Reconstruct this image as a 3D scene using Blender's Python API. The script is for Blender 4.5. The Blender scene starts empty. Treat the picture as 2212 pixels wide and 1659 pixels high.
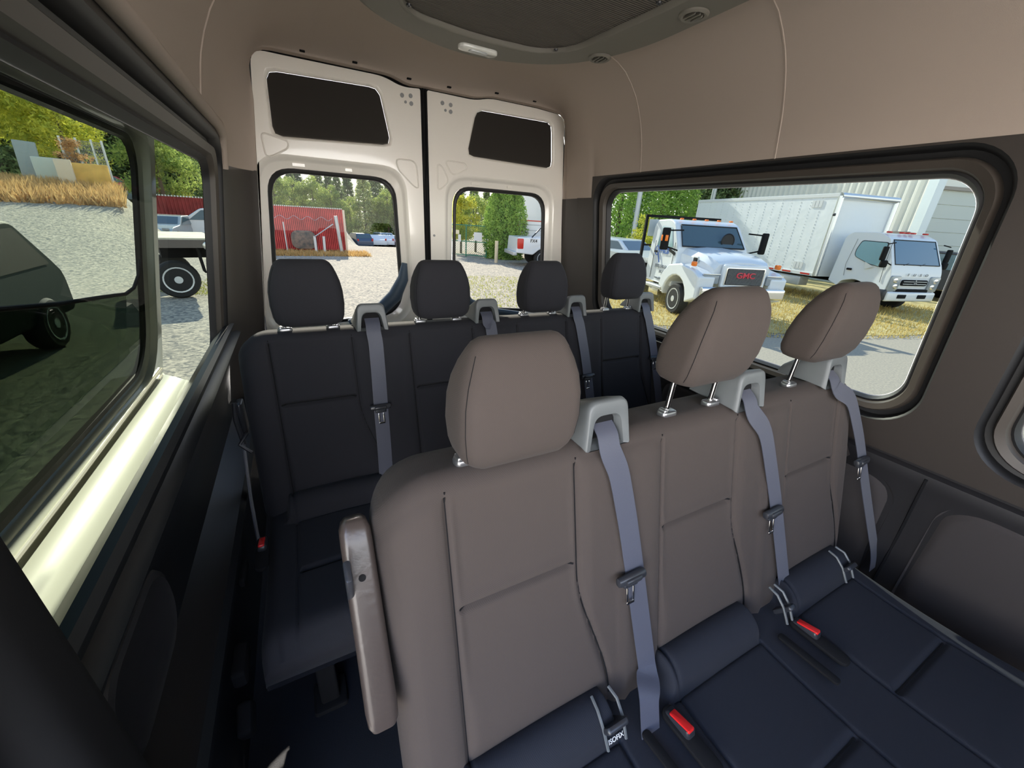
import bpy, bmesh, math, random
import numpy as np
from mathutils import Vector, Matrix
sc = bpy.context.scene
COL = sc.collection
PI = math.pi
random.seed(7)
# ------------------------------------------------------------------ camera, sky, sun, exposure
EYE = 2.0                                  # eye height over the gravel; everything below is built relative to the eye, then raised
CAMR = Matrix(((0.88612941, 0.13360186, -0.44376257), (-0.46023988, 0.36599117, -0.80884468), (0.05435003, 0.92097829, 0.38580444)))
FPX = 845.33
cd = bpy.data.cameras.new('camera'); cam = bpy.data.objects.new('camera', cd); COL.objects.link(cam)
cd.sensor_width = 36; cd.sensor_fit = 'HORIZONTAL'; cd.lens = FPX / 2212 * 36; cd.clip_start = .01; cd.clip_end = 2000
cam.matrix_world = Matrix.Translation((0, 0, EYE)) @ CAMR.to_4x4()
sc.camera = cam
wd = bpy.data.worlds.new('sky'); sc.world = wd; wd.use_nodes = True
wt = wd.node_tree; bg = wt.nodes['Background']; bg.inputs[1].default_value = 1.0
wc = wt.nodes.new('ShaderNodeTexCoord'); wx = wt.nodes.new('ShaderNodeSeparateXYZ'); wr = wt.nodes.new('ShaderNodeValToRGB')   # hazy bright horizon, deeper blue overhead
wt.links.new(wc.outputs['Generated'], wx.inputs[0]); wt.links.new(wx.outputs['Z'], wr.inputs['Fac']); wt.links.new(wr.outputs['Color'], bg.inputs[0])
e = wr.color_ramp.elements; e[0].position = 0; e[0].color = (1.75, 1.66, 1.55, 1); e[1].position = 1; e[1].color = (.16, .30, .62, 1)
e2 = wr.color_ramp.elements.new(.22); e2.color = (1.25, 1.28, 1.32, 1); e3 = wr.color_ramp.elements.new(.5); e3.color = (.36, .52, .85, 1)
sl = bpy.data.lights.new('sun', 'SUN'); so = bpy.data.objects.new('sun', sl); COL.objects.link(so)
SUN = Vector((.10, .87, .47)).normalized()
so.rotation_euler = SUN.to_track_quat('Z', 'Y').to_euler(); so.location = (0, 0, 30)
sl.energy = 5.8; sl.angle = .01; sl.color = (1, .93, .82)
sc.view_settings.view_transform = 'Standard'; sc.view_settings.look = 'None'
sc.view_settings.exposure = 2.85; sc.view_settings.gamma = 1; sc.view_settings.use_curve_mapping = False

# ------------------------------------------------------------------ helpers
def ray(px, py):
    return CAMR @ Vector((px - 1106, -(py - 829.5), -FPX))
def onp(px, py, n, d):                      # where the line of sight through a pixel meets the plane n.p = d
    r = ray(px, py); return r * (d / r.dot(Vector(n)))
def tag(o, label=None, cat=None, group=None, kind=None):
    for k, v in (('label', label), ('category', cat), ('group', group), ('kind', kind)):
        if v: o[k] = v
    return o
def thing(name, label, cat, loc=(0, 0, 0), rz=0, group=None):
    o = bpy.data.objects.new(name, None); COL.objects.link(o); o.location = loc; o.rotation_euler = (0, 0, rz)
    o.empty_display_size = .1
    return tag(o, label, cat, group)
LOCAL = set()
def rootof(o):
    while o.parent: o = o.parent
    return o
def rr(u0, u1, v0, v1, r, n=8):             # rounded rectangle, r one number or four (u0v0, u1v0, u1v1, u0v1)
    rs = r if isinstance(r, (tuple, list)) else (r,) * 4
    out = []
    for (cx, cy, a0), q in zip(((u0, v0, PI), (u1, v0, 1.5 * PI), (u1, v1, 0), (u0, v1, .5 * PI)), rs):
        sx = 1 if cx == u0 else -1; sy = 1 if cy == v0 else -1
        ox, oy = cx + sx * q, cy + sy * q
        for i in range(n + 1):
            a = a0 + i / n * PI / 2
            out.append((ox + q * math.cos(a), oy + q * math.sin(a)))
    return out
def rpoly(pts, r, n=6):                     # polygon with rounded corners
    out = []; N = len(pts)
    for i in range(N):
        p0, p, p1 = Vector(pts[i - 1]), Vector(pts[i]), Vector(pts[(i + 1) % N])
        q = r[i] if isinstance(r, (tuple, list)) else r
        if q <= 0: out.append(tuple(p)); continue
        a = (p0 - p).normalized(); b = (p1 - p).normalized()
        q1 = min(q, (p0 - p).length * .49, (p1 - p).length * .49)
        s, e = p + a * q1, p + b * q1
        for k in range(n + 1):
            t = k / n; out.append(tuple((1 - t) ** 2 * s + 2 * t * (1 - t) * p + t * t * e))
    return out
def resample(pts, n):
    P = [Vector(p) for p in pts]; P.append(P[0]); L = [0]
    for a, b in zip(P, P[1:]): L.append(L[-1] + (b - a).length)
    out = []; j = 0
    for k in range(n):
        s = L[-1] * k / n
        while L[j + 1] < s: j += 1
        t = (s - L[j]) / max(1e-9, L[j + 1] - L[j]); out.append(tuple(P[j].lerp(P[j + 1], t)))
    return out

class M:
    def __init__(s): s.v = []; s.f = []
    def add(s, vs, fs):
        b = len(s.v); s.v += [tuple(v) for v in vs]; s.f += [tuple(b + i for i in f) for f in fs]; return s
    def box(s, c, d, rz=0, ry=0, rx=0):
        m = Matrix.Rotation(rz, 3, 'Z') @ Matrix.Rotation(ry, 3, 'Y') @ Matrix.Rotation(rx, 3, 'X')
        vs = [Vector(c) + m @ Vector((x * d[0] / 2, y * d[1] / 2, z * d[2] / 2)) for x in (-1, 1) for y in (-1, 1) for z in (-1, 1)]
        return s.add(vs, [(0, 1, 3, 2), (4, 6, 7, 5), (0, 4, 5, 1), (2, 3, 7, 6), (0, 2, 6, 4), (1, 5, 7, 3)])
    def rbox(s, c, d, r=.01, axis='z', rz=0, ry=0, rx=0, n=4, e=None):
        # box whose outline across the axis is rounded and whose two ends are softened
        e = min(r, .3 * min(d)) if e is None else e
        ax = 'xyz'.index(axis); o = [i for i in range(3) if i != ax]
        m = Matrix.Rotation(rz, 3, 'Z') @ Matrix.Rotation(ry, 3, 'Y') @ Matrix.Rotation(rx, 3, 'X')
        rings = []
        for h, ins in ((-d[ax] / 2, e), (-d[ax] / 2 + e * .3, e * .3), (-d[ax] / 2 + e, 0), (d[ax] / 2 - e, 0), (d[ax] / 2 - e * .3, e * .3), (d[ax] / 2, e)):
            ring = []
            for u, w in rr(-d[o[0]] / 2 + ins, d[o[0]] / 2 - ins, -d[o[1]] / 2 + ins, d[o[1]] / 2 - ins, max(r - ins, .0005), n):
                p = [0, 0, 0]; p[ax] = h; p[o[0]] = u; p[o[1]] = w; ring.append(Vector(c) + m @ Vector(p))
            rings.append(ring)
        return s.loft(rings, True, True)
    def loft(s, rings, c0=False, c1=False, closed=True):
        n = len(rings[0]); b = len(s.v)
        for r in rings: s.v += [tuple(p) for p in r]
        for i in range(len(rings) - 1):
            for j in range(n if closed else n - 1):
                k = (j + 1) % n
                s.f.append((b + i * n + j, b + i * n + k, b + (i + 1) * n + k, b + (i + 1) * n + j))
        if c0: s.f.append(tuple(b + j for j in reversed(range(n))))
        if c1: s.f.append(tuple(b + (len(rings) - 1) * n + j for j in range(n)))
        return s
    def tube(s, path, r, n=8, closed=False, cap=True):
        P = [Vector(p) for p in path]; N = len(P); rings = []; up = None
        for i, p in enumerate(P):
            if closed: t = P[(i + 1) % N] - P[i - 1]
            else: t = P[min(i + 1, N - 1)] - P[max(i - 1, 0)]
            if t.length < 1e-9: t = Vector((0, 0, 1))
            t.normalize()
            if up is None:
                up = t.cross(Vector((0, 0, 1)))
                if up.length < .1: up = t.cross(Vector((1, 0, 0)))
            up = (up - t * up.dot(t)).normalized(); q = t.cross(up)
            rad = r[i] if isinstance(r, (list, tuple)) else r
            rings.append([p + rad * (math.cos(2 * PI * k / n) * up + math.sin(2 * PI * k / n) * q) for k in range(n)])
        if closed: rings.append(rings[0]); return s.loft(rings)
        return s.loft(rings, cap, cap)
    def lathe(s, prof, c, axis='z', n=24):
        rings = []
        for r, h in prof:
            ring = []
            for k in range(n):
                a = 2 * PI * k / n; u, w = r * math.cos(a), r * math.sin(a)
                p = {'z': (u, w, h), 'y': (w, h, u), 'x': (h, u, w)}[axis]
                ring.append((c[0] + p[0], c[1] + p[1], c[2] + p[2]))
            rings.append(ring)
        return s.loft(rings, True, True)
    def prism(s, pts, vec, cap=True):
        a = [Vector(p) for p in pts]; b = [p + Vector(vec) for p in a]
        return s.loft([a, b], cap, cap)
    def plate(s, outer, holes, f, d0, d1):     # a flat or curved sheet with holes; f(u, v, d) gives the point
        bm = bmesh.new(); es = []
        loops = [outer] + holes
        for lp in loops:
            vs = [bm.verts.new((p[0], p[1], 0)) for p in lp]
            es += [bm.edges.new((vs[i], vs[(i + 1) % len(vs)])) for i in range(len(vs))]
        bmesh.ops.triangle_fill(bm, use_beauty=True, use_dissolve=False, edges=es)
        bm.verts.index_update()
        vv = [v.co.copy() for v in bm.verts]; ff = [[v.index for v in q.verts] for q in bm.faces]; bm.free()
        s.add([f(p.x, p.y, d0) for p in vv], ff)
        if d1 is not None:
            s.add([f(p.x, p.y, d1) for p in vv], [q[::-1] for q in ff])
            for lp in loops: s.loft([[f(p[0], p[1], d0) for p in lp], [f(p[0], p[1], d1) for p in lp]])
        return s
    def grid(s, fn, us, vs):
        b = len(s.v); n = len(vs)
        for u in us:
            for v in vs: s.v.append(tuple(fn(u, v)))
        for i in range(len(us) - 1):
            for j in range(n - 1):
                s.f.append((b + i * n + j, b + (i + 1) * n + j, b + (i + 1) * n + j + 1, b + i * n + j + 1))
        return s
    def build(s, name, mat, parent=None, smooth=True, bevel=0, seg=2, ang=40, recalc=True, solid=0):
        me = bpy.data.meshes.new(name)
        V = s.v
        if parent is None:
            a = np.array(V); lo, hi = a.min(0), a.max(0); org = Vector(((lo[0] + hi[0]) / 2, (lo[1] + hi[1]) / 2, lo[2]))
        else:
            rt = rootof(parent); org = Vector((0, 0, 0)) if rt.name in LOCAL else rt.location.copy()
        me.from_pydata([(p[0] - org[0], p[1] - org[1], p[2] - org[2]) for p in V], [], s.f)
        if recalc:
            bm = bmesh.new(); bm.from_mesh(me); bmesh.ops.recalc_face_normals(bm, faces=bm.faces); bm.to_mesh(me); bm.free()
        me.materials.append(mat)
        if smooth:
            me.polygons.foreach_set('use_smooth', [True] * len(me.polygons))
            me.set_sharp_from_angle(angle=math.radians(ang))
        o = bpy.data.objects.new(name, me); COL.objects.link(o)
        if parent is None: o.location = org
        else: o.parent = parent
        if solid:
            m = o.modifiers.new('solid', 'SOLIDIFY'); m.thickness = solid; m.offset = 0
        if bevel:
            m = o.modifiers.new('bevel', 'BEVEL'); m.width = bevel; m.segments = seg; m.limit_method = 'ANGLE'; m.angle_limit = math.radians(35)
            m.harden_normals = False
        return o
def struct(o): o['kind'] = 'structure'; return o

def text(body_, size, loc, rot, m, parent, name='lettering', ex=.004, al='CENTER', sx=1):
    cu = bpy.data.curves.new(name, 'FONT'); cu.body = body_; cu.size = size; cu.extrude = ex; cu.align_x = al; cu.materials.append(m); cu.offset = size * .012
    tmp = bpy.data.objects.new(name, cu); COL.objects.link(tmp); bpy.context.view_layer.update()
    me = bpy.data.meshes.new_from_object(tmp); bpy.data.objects.remove(tmp); bpy.data.curves.remove(cu)
    me.transform(Matrix.Translation(loc) @ rot.to_4x4() @ Matrix.Diagonal((sx, 1, 1, 1)))
    o = bpy.data.objects.new(name, me); COL.objects.link(o); o.parent = parent
    return o
# ------------------------------------------------------------------ materials
def mat(name, col, rough=.6, metal=0, bump=0, bscale=200, var=0, vscale=5, col2=None, spec=.5, coat=0, bdist=.001, sheen=0, coord='Object', alpha=None, detail=3):
    m = bpy.data.materials.new(name); m.use_nodes = True; nt = m.node_tree; b = nt.nodes['Principled BSDF']
    b.inputs['Base Color'].default_value = (*col, 1); b.inputs['Roughness'].default_value = rough; b.inputs['Metallic'].default_value = metal
    b.inputs['Specular IOR Level'].default_value = spec
    if coat: b.inputs['Coat Weight'].default_value = coat; b.inputs['Coat Roughness'].default_value = .05
    if sheen: b.inputs['Sheen Weight'].default_value = sheen; b.inputs['Sheen Roughness'].default_value = .4
    tc = nt.nodes.new('ShaderNodeTexCoord')
    if bump:
        n = nt.nodes.new('ShaderNodeTexNoise'); n.inputs['Scale'].default_value = bscale; n.inputs['Detail'].default_value = detail
        nt.links.new(tc.outputs[coord], n.inputs['Vector'])
        q = nt.nodes.new('ShaderNodeBump'); q.inputs['Strength'].default_value = bump; q.inputs['Distance'].default_value = bdist
        nt.links.new(n.outputs['Fac'], q.inputs['Height']); nt.links.new(q.outputs['Normal'], b.inputs['Normal'])
    if var or col2:
        n = nt.nodes.new('ShaderNodeTexNoise'); n.inputs['Scale'].default_value = vscale; n.inputs['Detail'].default_value = 5
        nt.links.new(tc.outputs[coord], n.inputs['Vector'])
        r = nt.nodes.new('ShaderNodeValToRGB'); c2 = col2 or tuple(c * (1 - var) for c in col)
        c1 = col if col2 else tuple(min(1, c * (1 + var)) for c in col)
        r.color_ramp.elements[0].position = .35; r.color_ramp.elements[0].color = (*c2, 1)
        r.color_ramp.elements[1].position = .65; r.color_ramp.elements[1].color = (*c1, 1)
        nt.links.new(n.outputs['Fac'], r.inputs['Fac']); nt.links.new(r.outputs['Color'], b.inputs['Base Color'])
    return m
def glass(name, tint, refl=1.0, rough=0.0):
    m = bpy.data.materials.new(name); m.use_nodes = True; nt = m.node_tree; nt.nodes.clear()
    out = nt.nodes.new('ShaderNodeOutputMaterial'); mix = nt.nodes.new('ShaderNodeMixShader'); t = nt.nodes.new('ShaderNodeBsdfTransparent'); g = nt.nodes.new('ShaderNodeBsdfGlossy')
    ge = nt.nodes.new('ShaderNodeNewGeometry'); dt = nt.nodes.new('ShaderNodeVectorMath'); dt.operation = 'DOT_PRODUCT'
    def mth(op, a, b=None):
        q = nt.nodes.new('ShaderNodeMath'); q.operation = op
        for i, v in enumerate((a, b)):
            if v is None: continue
            if isinstance(v, (int, float)): q.inputs[i].default_value = v
            else: nt.links.new(v, q.inputs[i])
        return q.outputs[0]
    nt.links.new(ge.outputs['Incoming'], dt.inputs[0]); nt.links.new(ge.outputs['Normal'], dt.inputs[1])
    k = mth('MULTIPLY', mth('ADD', mth('MULTIPLY', mth('POWER', mth('SUBTRACT', 1, mth('ABSOLUTE', dt.outputs['Value'])), 5), .92), .07), refl)
    t.inputs[0].default_value = (*tint, 1); g.inputs['Roughness'].default_value = rough; g.inputs['Color'].default_value = (1, 1, 1, 1)
    nt.links.new(k, mix.inputs[0]); nt.links.new(t.outputs[0], mix.inputs[1]); nt.links.new(g.outputs[0], mix.inputs[2]); nt.links.new(mix.outputs[0], out.inputs[0])
    return m
def weave(name, col, scale=900):             # woven seat cloth: fine crossing threads
    m = mat(name, col, .88, 0, sheen=.04, spec=.25); nt = m.node_tree; b = nt.nodes['Principled BSDF']
    tc = nt.nodes.new('ShaderNodeTexCoord'); hs = []
    for ax in ('X', 'Z'):
        w = nt.nodes.new('ShaderNodeTexWave'); w.bands_direction = ax; w.inputs['Scale'].default_value = scale / 6; w.inputs['Distortion'].default_value = 1
        mp = nt.nodes.new('ShaderNodeMapping'); mp.inputs['Rotation'].default_value = (.5, .7, .6)
        nt.links.new(tc.outputs['Object'], mp.inputs[0]); nt.links.new(mp.outputs[0], w.inputs['Vector']); hs.append(w)
    a = nt.nodes.new('ShaderNodeMath'); a.operation = 'ADD'; nt.links.new(hs[0].outputs['Fac'], a.inputs[0]); nt.links.new(hs[1].outputs['Fac'], a.inputs[1])
    n = nt.nodes.new('ShaderNodeTexNoise'); n.inputs['Scale'].default_value = 1400; nt.links.new(tc.outputs['Object'], n.inputs['Vector'])
    a2 = nt.nodes.new('ShaderNodeMath'); a2.operation = 'ADD'; nt.links.new(a.outputs[0], a2.inputs[0]); nt.links.new(n.outputs['Fac'], a2.inputs[1])
    q = nt.nodes.new('ShaderNodeBump'); q.inputs['Strength'].default_value = .22; q.inputs['Distance'].default_value = .0005
    nt.links.new(a2.outputs[0], q.inputs['Height']); nt.links.new(q.outputs['Normal'], b.inputs['Normal'])
    return m
MT = dict(
    liner=mat('headliner cloth', (.44, .366, .31), .9, bump=.25, bscale=900, spec=.2),
    trim=mat('dark trim plastic', (.040, .032, .027), .55, bump=.2, bscale=1200),
    trimlow=mat('lower trim plastic', (.020, .019, .021), .5, bump=.2, bscale=1200),
    inset=mat('door card cloth', (.044, .038, .038), .9, bump=.3, bscale=900),
    frame=mat('window frame plastic', (.062, .051, .042), .5),
    rubber=mat('black rubber', (.012, .012, .013), .55),
    black=mat('matt black', (.01, .01, .011), .85, spec=.2),
    ledge=mat('ledge plastic', (.009, .010, .012), .42),
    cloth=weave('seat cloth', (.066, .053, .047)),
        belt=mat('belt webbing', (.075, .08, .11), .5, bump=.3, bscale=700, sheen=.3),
    cloth_shade=weave('shaded rear bench cloth', (.024, .024, .029)),  # same fabric as the front backrests, shade of the rear put into its colour
    pad_shade=weave('shaded cushion fabric', (.021, .023, .031)),  # seat fabric again, darkened and blued to paint in the cushions' shade
    guide=mat('grey guide plastic', (.125, .135, .138), .4, bump=.15, bscale=900),
    paint=mat('white door paint', (.92, .87, .79), .22, bump=.08, bscale=70, coat=.6, bdist=.002),
    sill=mat('cream white paint', (.82, .82, .72), .3, coat=.5),
    board=mat('black board', (.024, .020, .0165), .9, bump=.3, bscale=800),
    chrome=mat('chrome', (.85, .83, .8), .12, 1),
    darksteel=mat('dark steel', (.30, .30, .31), .28, .8),
    steel=mat('steel', (.6, .6, .6), .3, 1),
    arm=mat('armrest plastic', (.062, .048, .042), .28, bump=.5, bscale=90, bdist=.0008),
    red=mat('red release button', (.75, .02, .02), .35),
    holder=mat('black gloss plastic', (.03, .032, .038), .3),
    lens=mat('lamp lens', (.85, .85, .8), .15, coat=.5),
    console=mat('console plastic', (.20, .185, .155), .6, bump=.2, bscale=900),
    floor=mat('floor mat', (.016, .017, .022), .6, bump=.4, bscale=400),
    white=mat('white paint', (.8, .82, .84), .25, coat=.5),
    whitem=mat('white plastic', (.75, .75, .73), .5),
    grey=mat('grey', (.3, .3, .3), .6),
    tyre=mat('tyre', (.02, .02, .02), .85),
    amber=mat('amber lens', (1, .22, .02), .25),
    redlens=mat('red lens', (.6, .03, .02), .25),
    hglass=mat('headlamp', (.30, .33, .35), .15, coat=.6),
    rimpaint=mat('bright wheel rim', (.66, .68, .70), .3, .2),
    carglass=mat('vehicle glass', (.06, .10, .12), .05, coat=1),
    galv=mat('galvanised steel', (.55, .57, .58), .45, .5),
)
print('materials ok')
# ------------------------------------------------------------------ the van's shell
def SR(y, z, d=0): return (1.488 - .157 * z + d, y, z)      # right wall surface, d outward
def SL(y, z, d=0): return (-.218 + .157 * z - d, y, z)      # left wall surface
def lrect(A, G, t):                                         # rounded rectangle between two (y0, y1, z0, z1, r)
    q = [a + (g - a) * t for a, g in zip(A, G)]; return rr(*q, n=10)
WA = (.352, 1.885, -.53, .230, .12); WG = (.42, 1.80, -.468, .160, .085)   # window cut-out and glass
W2A = (-1.0, .236, -.565, .230, .13); W2G = (-.95, .17, -.50, .15, .09)
FR = [(0, 0), (.06, .004), (.12, .012), (.16, .034), (.36, .038), (.40, .018), (.46, .012), (.70, .02), (.78, .038), (.86, .036), (.92, .045), (1.0, .058)]
def win_frame(S, A, G, name, n, label=None):
    f = M(); f.loft([[S(u, v, d) for u, v in lrect(A, G, t)] for t, d in FR[3:8]])
    # the dark channel between wall and frame, then frame, gasket and pane
    w = struct(thing('window_%d' % n, label, 'window')); w['label'] = label; w['category'] = 'window'
    c = M(); c.loft([[S(u, v, d) for u, v in lrect(A, G, t)] for t, d in FR[:5]]); c.build('channel', MT['rubber'], w)
    f = M(); f.loft([[S(u, v, d) for u, v in lrect(A, G, t)] for t, d in FR[4:9]]); f.build('frame', MT['frame'], w)
    g = M(); g.loft([[S(u, v, d) for u, v in lrect(A, G, t)] for t, d in FR[8:]]); g.build('gasket', MT['rubber'], w)
    p = M(); p.plate(lrect(A, G, 1), [], S, .056, None)
    p.build('pane', name, w, smooth=False)
    return w
G_TINT = glass('tinted side glass', (.137, .153, .146), .08)
G_LEFT = glass('left side glass', (.137, .151, .130), .04)
G_REAR = glass('rear door glass', (.19, .19, .175), .08)
G_DARK = glass('dark privacy glass', (.06, .08, .055), .15)
win_frame(SR, WA, WG, G_TINT, 1, 'wide rounded side window in the right wall, trucks beyond it')
win_frame(SR, W2A, W2G, G_TINT, 2, 'next side window, only its lower rear corner showing at the right edge')
w = M(); w.plate([(-1.5, -.618), (1.9, -.618), (2.03, -.618), (2.03, .136), (1.90, .136), (1.89, .236), (-1.5, .236)], [lrect(WA, WG, 0), lrect(W2A, W2G, 0)], SR, 0, .02)
struct(w.build('wall_right', MT['trim'], ang=60))
# lower right card with its shadow gap, raised edge and cloth insets
w = M()
LOWP = [(0, .012), (.012, .012), (.02, -.006), (.04, -.01), (.06, -.008), (.12, 0), (.735, .02)]
def SRL(y, s, d=0): z = -.618 - s; return (1.488 - .157 * max(z, -.9) + d, y, z)
w.loft([[SRL(y, s, d) for s, d in LOWP] for y in (-1.5, -.5, .20, .262, .268, .276, .282, .34, 1.2, 2.0)], closed=False)
for i, (y, dd) in enumerate(((.268, .012), (.276, .012))): pass
struct(w.build('wall_right', MT['trimlow']))
w = M(); w.tube([SRL(.272, s, -.009) for s in (.03, .1, .2, .32, .5, .7)], .004, 6); struct(w.build('trim_1', MT['black']))
def card_inset(y0, y1, z0, z1, r, S, nm, label, m=MT['inset']):
    c = M(); rings = []
    for ins, d in ((0, 0), (.006, .006), (.012, .004), (.02, -.004), (.035, -.008)):
        rings.append([S(u, v, d) for u, v in rr(y0 + ins, y1 - ins, z0 + ins, z1 - ins, r - ins * .6, 8)])
    c.loft(rings, False, True); o = c.build(nm, m); return struct(o)
SRD = lambda y, z, d=0: (1.488 - .157 * max(z, -.9) + d - .004, y, z)
card_inset(-1.2, .222, -1.22, -.672, .10, SRD, 'trim_2', '')
card_inset(.315, 1.3, -1.22, -.70, .09, SRD, 'trim_3', '')
# left wall: cut-out with window, long ledges below it
win_frame(SL, (.352, 1.955, -.565, .213, .10), (.42, 1.915, -.55, .128, .07), G_LEFT, 3, 'long side window in the left wall with the slid-back door outside')
w = M(); w.plate([(.30, -.60), (2.03, -.60), (2.03, .12), (1.98, .12), (1.96, .236), (.30, .236)], [lrect((.352, 1.955, -.565, .213, .10), WG, 0)], SL, 0, .02)
struct(w.build('wall_left', MT['trim'], ang=60))
LP = [(-.375, -.565), (-.345, -.51), (-.305, -.468), (-.290, -.468), (-.281, -.480), (-.290, -.498), (-.291, -.510), (-.278, -.518), (-.270, -.532), (-.280, -.552), (-.305, -.59), (-.335, -.70), (-.345, -.80), (-.335, -.84), (-.29, -.862), (-.262, -.868), (-.250, -.885), (-.262, -.91), (-.275, -1.0), (-.29, -1.36)]
w = M(); w.loft([[(x, y, z) for x, z in LP] for y in (.38, .6, .9, 1.3, 1.7, 2.0, 2.16)], closed=False)
struct(w.build('wall_left', MT['ledge']))
# near pillar of the side door opening, close to the camera
w = M(); w.loft([[(x, y, z) for x, y in rr(-.36, -.258 - .03 * (z + .3), .36, .45, .03, 4)] for z in (.2, -.2, -.5, -.9, -1.35)], True, True)
struct(w.build('trim_4', MT['black']))
# pocket bowl pressed into the left card, cup shelf and hooks
o = M(); o.loft([[(-.262 + dx, y, z) for y, z in rr(.50 + i, .80 - i, -.80 + i, -.62 - i, .07, 6)] for i, dx in ((0, -.06), (.004, -.05), (.012, -.046), (.02, -.052))], False, True)
tag(o.build('door_pocket', MT['trimlow']), 'shallow dark rounded pocket low on the left wall card', 'pocket')
# ceiling cloth: cross-section from the left window line over the roof to the right one
SEC = [(.816, .235), (.806, .29), (.794, .353), (.775, .41), (.75, .465), (.722, .51), (.69, .545), (.65, .58), (.60, .605), (.54, .622), (.46, .635), (.35, .645), (.2, .65), (.0, .652)]
XC = .636
sec = [(XC - a, b) for a, b in SEC] + [(XC + a, b) for a, b in reversed(SEC[:-1])]
# outline of the rear door opening, same count of points
DOOR = rpoly([(-.118, -.0), (-.07, .40), (-.068, .575), (.30, .573), (.48, .573), (.56, .548), (.62, .552), (.90, .552), (.98, .57), (1.25, .570), (1.452, .560), (1.465, .45), (1.505, .0)], [0, 0, .12, 0, .03, .03, 0, .03, .03, 0, .12, 0, 0])
def openline(pts, n, z0):                   # resample an open line, starting at height z0 on both ends
    P = [Vector(p) for p in pts]; L = [0]
    for a, b in zip(P, P[1:]): L.append(L[-1] + (b - a).length)
    out = []; j = 0
    for k in range(n):
        s = L[-1] * k / (n - 1)
        while j < len(L) - 2 and L[j + 1] < s: j += 1
        out.append(P[j].lerp(P[j + 1], (s - L[j]) / max(1e-9, L[j + 1] - L[j])))
    return out
NS = 81
S0 = openline(sec, NS, 0); P0 = openline([p for p in DOOR if p[1] >= .13 - 1e-6 or True], NS, 0)
# keep only the part of the door line above the two-tone joint
dl = [Vector(p) for p in DOOR]
dl[0] = Vector((-.102, .132)); dl[-1] = Vector((1.487, .134))
P0 = openline(dl, NS, 0)
hl = M(); rings = []
for y in [-1.5, -.75, -.4, 0, .3, .6, .9, 1.2, 1.5, 1.7, 1.8, 1.87, 1.882, 1.90] + [1.90 + .27 * t for t in (.1, .2, .3, .4, .5, .6, .7, .78, .85, .9, .94, .97, .99, 1)]:
    t = max(0, (y - 1.90) / .27); k = 1 - math.sqrt(max(0, 1 - t * t)) ; k = .35 * t * t + .65 * k
    row = []
    for i in range(NS):
        s = S0[i].copy()
        ys_ = 1.876 if i > NS / 2 else 1.93
        if y > ys_:                        # light cloth reaches lower behind the windows
            edge = min(1, max(0, 1 - min(i, NS - 1 - i) / 7)) ; s.y -= .103 * edge * min(1, (y - ys_) / .012)
            s.x += (-.016 if i < NS / 2 else .016) * edge
        q = s.lerp(P0[i], k); row.append((q.x, y, q.y))
    rings.append(row)
hl.loft(rings, closed=False)
hl.loft([[(p.x, 2.17, p.y) for p in P0], [(p.x, 2.21, p.y) for p in P0]], closed=False)
struct(hl.build('ceiling', MT['liner'], ang=70))
rib = M()
for y in (.925, 1.54): rib.tube([(p.x + (.001 if p.x > XC else -.001), y, p.y) for p in S0 if abs(p.x - XC) > .35 and p.x > XC], .0032, 6)
struct(rib.build('trim_5', MT['liner']))
rib = M()
for y in (.925, 1.54): rib.tube([(p.x, y, p.y) for p in S0 if abs(p.x - XC) > .35 and p.x < XC], .0035, 6)
struct(rib.build('trim_6', MT['liner']))
# raised lip along the lower edge of the ceiling cloth above the left window
rib = M(); rib.tube([(-.172, y, .238) for y in (.25, .8, 1.3, 1.80)] + [(-.176, 1.90, .228), (-.188, 1.96, .19), (-.20, 1.975, .12)], .017, 10)
struct(rib.build('trim_7', MT['liner']))
# rear corner posts, dark below the joint
wb = M()
for side in (0, 1):
    rings = []
    for t in (0, .15, .3, .45, .6, .72, .82, .9, .95, .98, 1):
        y = 1.95 + .22 * t; k = 1 - math.sqrt(1 - t * t); k = .4 * t * t + .6 * k; row = []
        for z in (.134, .05, -.05, -.2, -.4, -.6, -.9, -1.35):
            if side: a = 1.488 - .157 * max(z, -.9); b = 1.488 - .03 * (z - .13) * 4
            else: a = -.218 + .157 * max(z, -.9); b = -.102 + .12 * (z - .13)
            if side: b = min(1.56, 1.487 - .09 * (z - .13))
            row.append((a + (b - a) * k, y, z))
        rings.append(row)
    wb.loft(rings, closed=False)
    wb.loft([rings[-1], [(p[0], 2.22, p[2]) for p in rings[-1]]], closed=False)
struct(wb.build('wall_back', MT['trim'], ang=60))
lk = M(); lk.plate([(-.28, -1.5), (1.60, -1.5), (1.55, .2), (1.45, .75), (-.15, .75), (-.22, .2)], [rpoly([(-.14, -1.28), (-.14, -.5), (-.05, .30), (-.04, .54), (1.42, .53), (1.47, -.05), (1.52, -.5), (1.52, -1.28)], [.02, .02, .02, .1, .1, .02, .02, .02])], lambda u, v, d: (u, 2.25 + d, v), 0, .01)
struct(lk.build('wall_back', MT['black']))
fl = M(); fl.box((XC, .45, -1.375), (2.0, 3.4, .05)); struct(fl.build('floor', MT['floor'], smooth=False))
fw = M(); fw.rbox((XC, -1.0, -.80), (1.9, .18, 1.10), .05); struct(fw.build('front_light_block', MT['trimlow']))  # added unseen block in place of front seats, holds back low light
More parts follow.
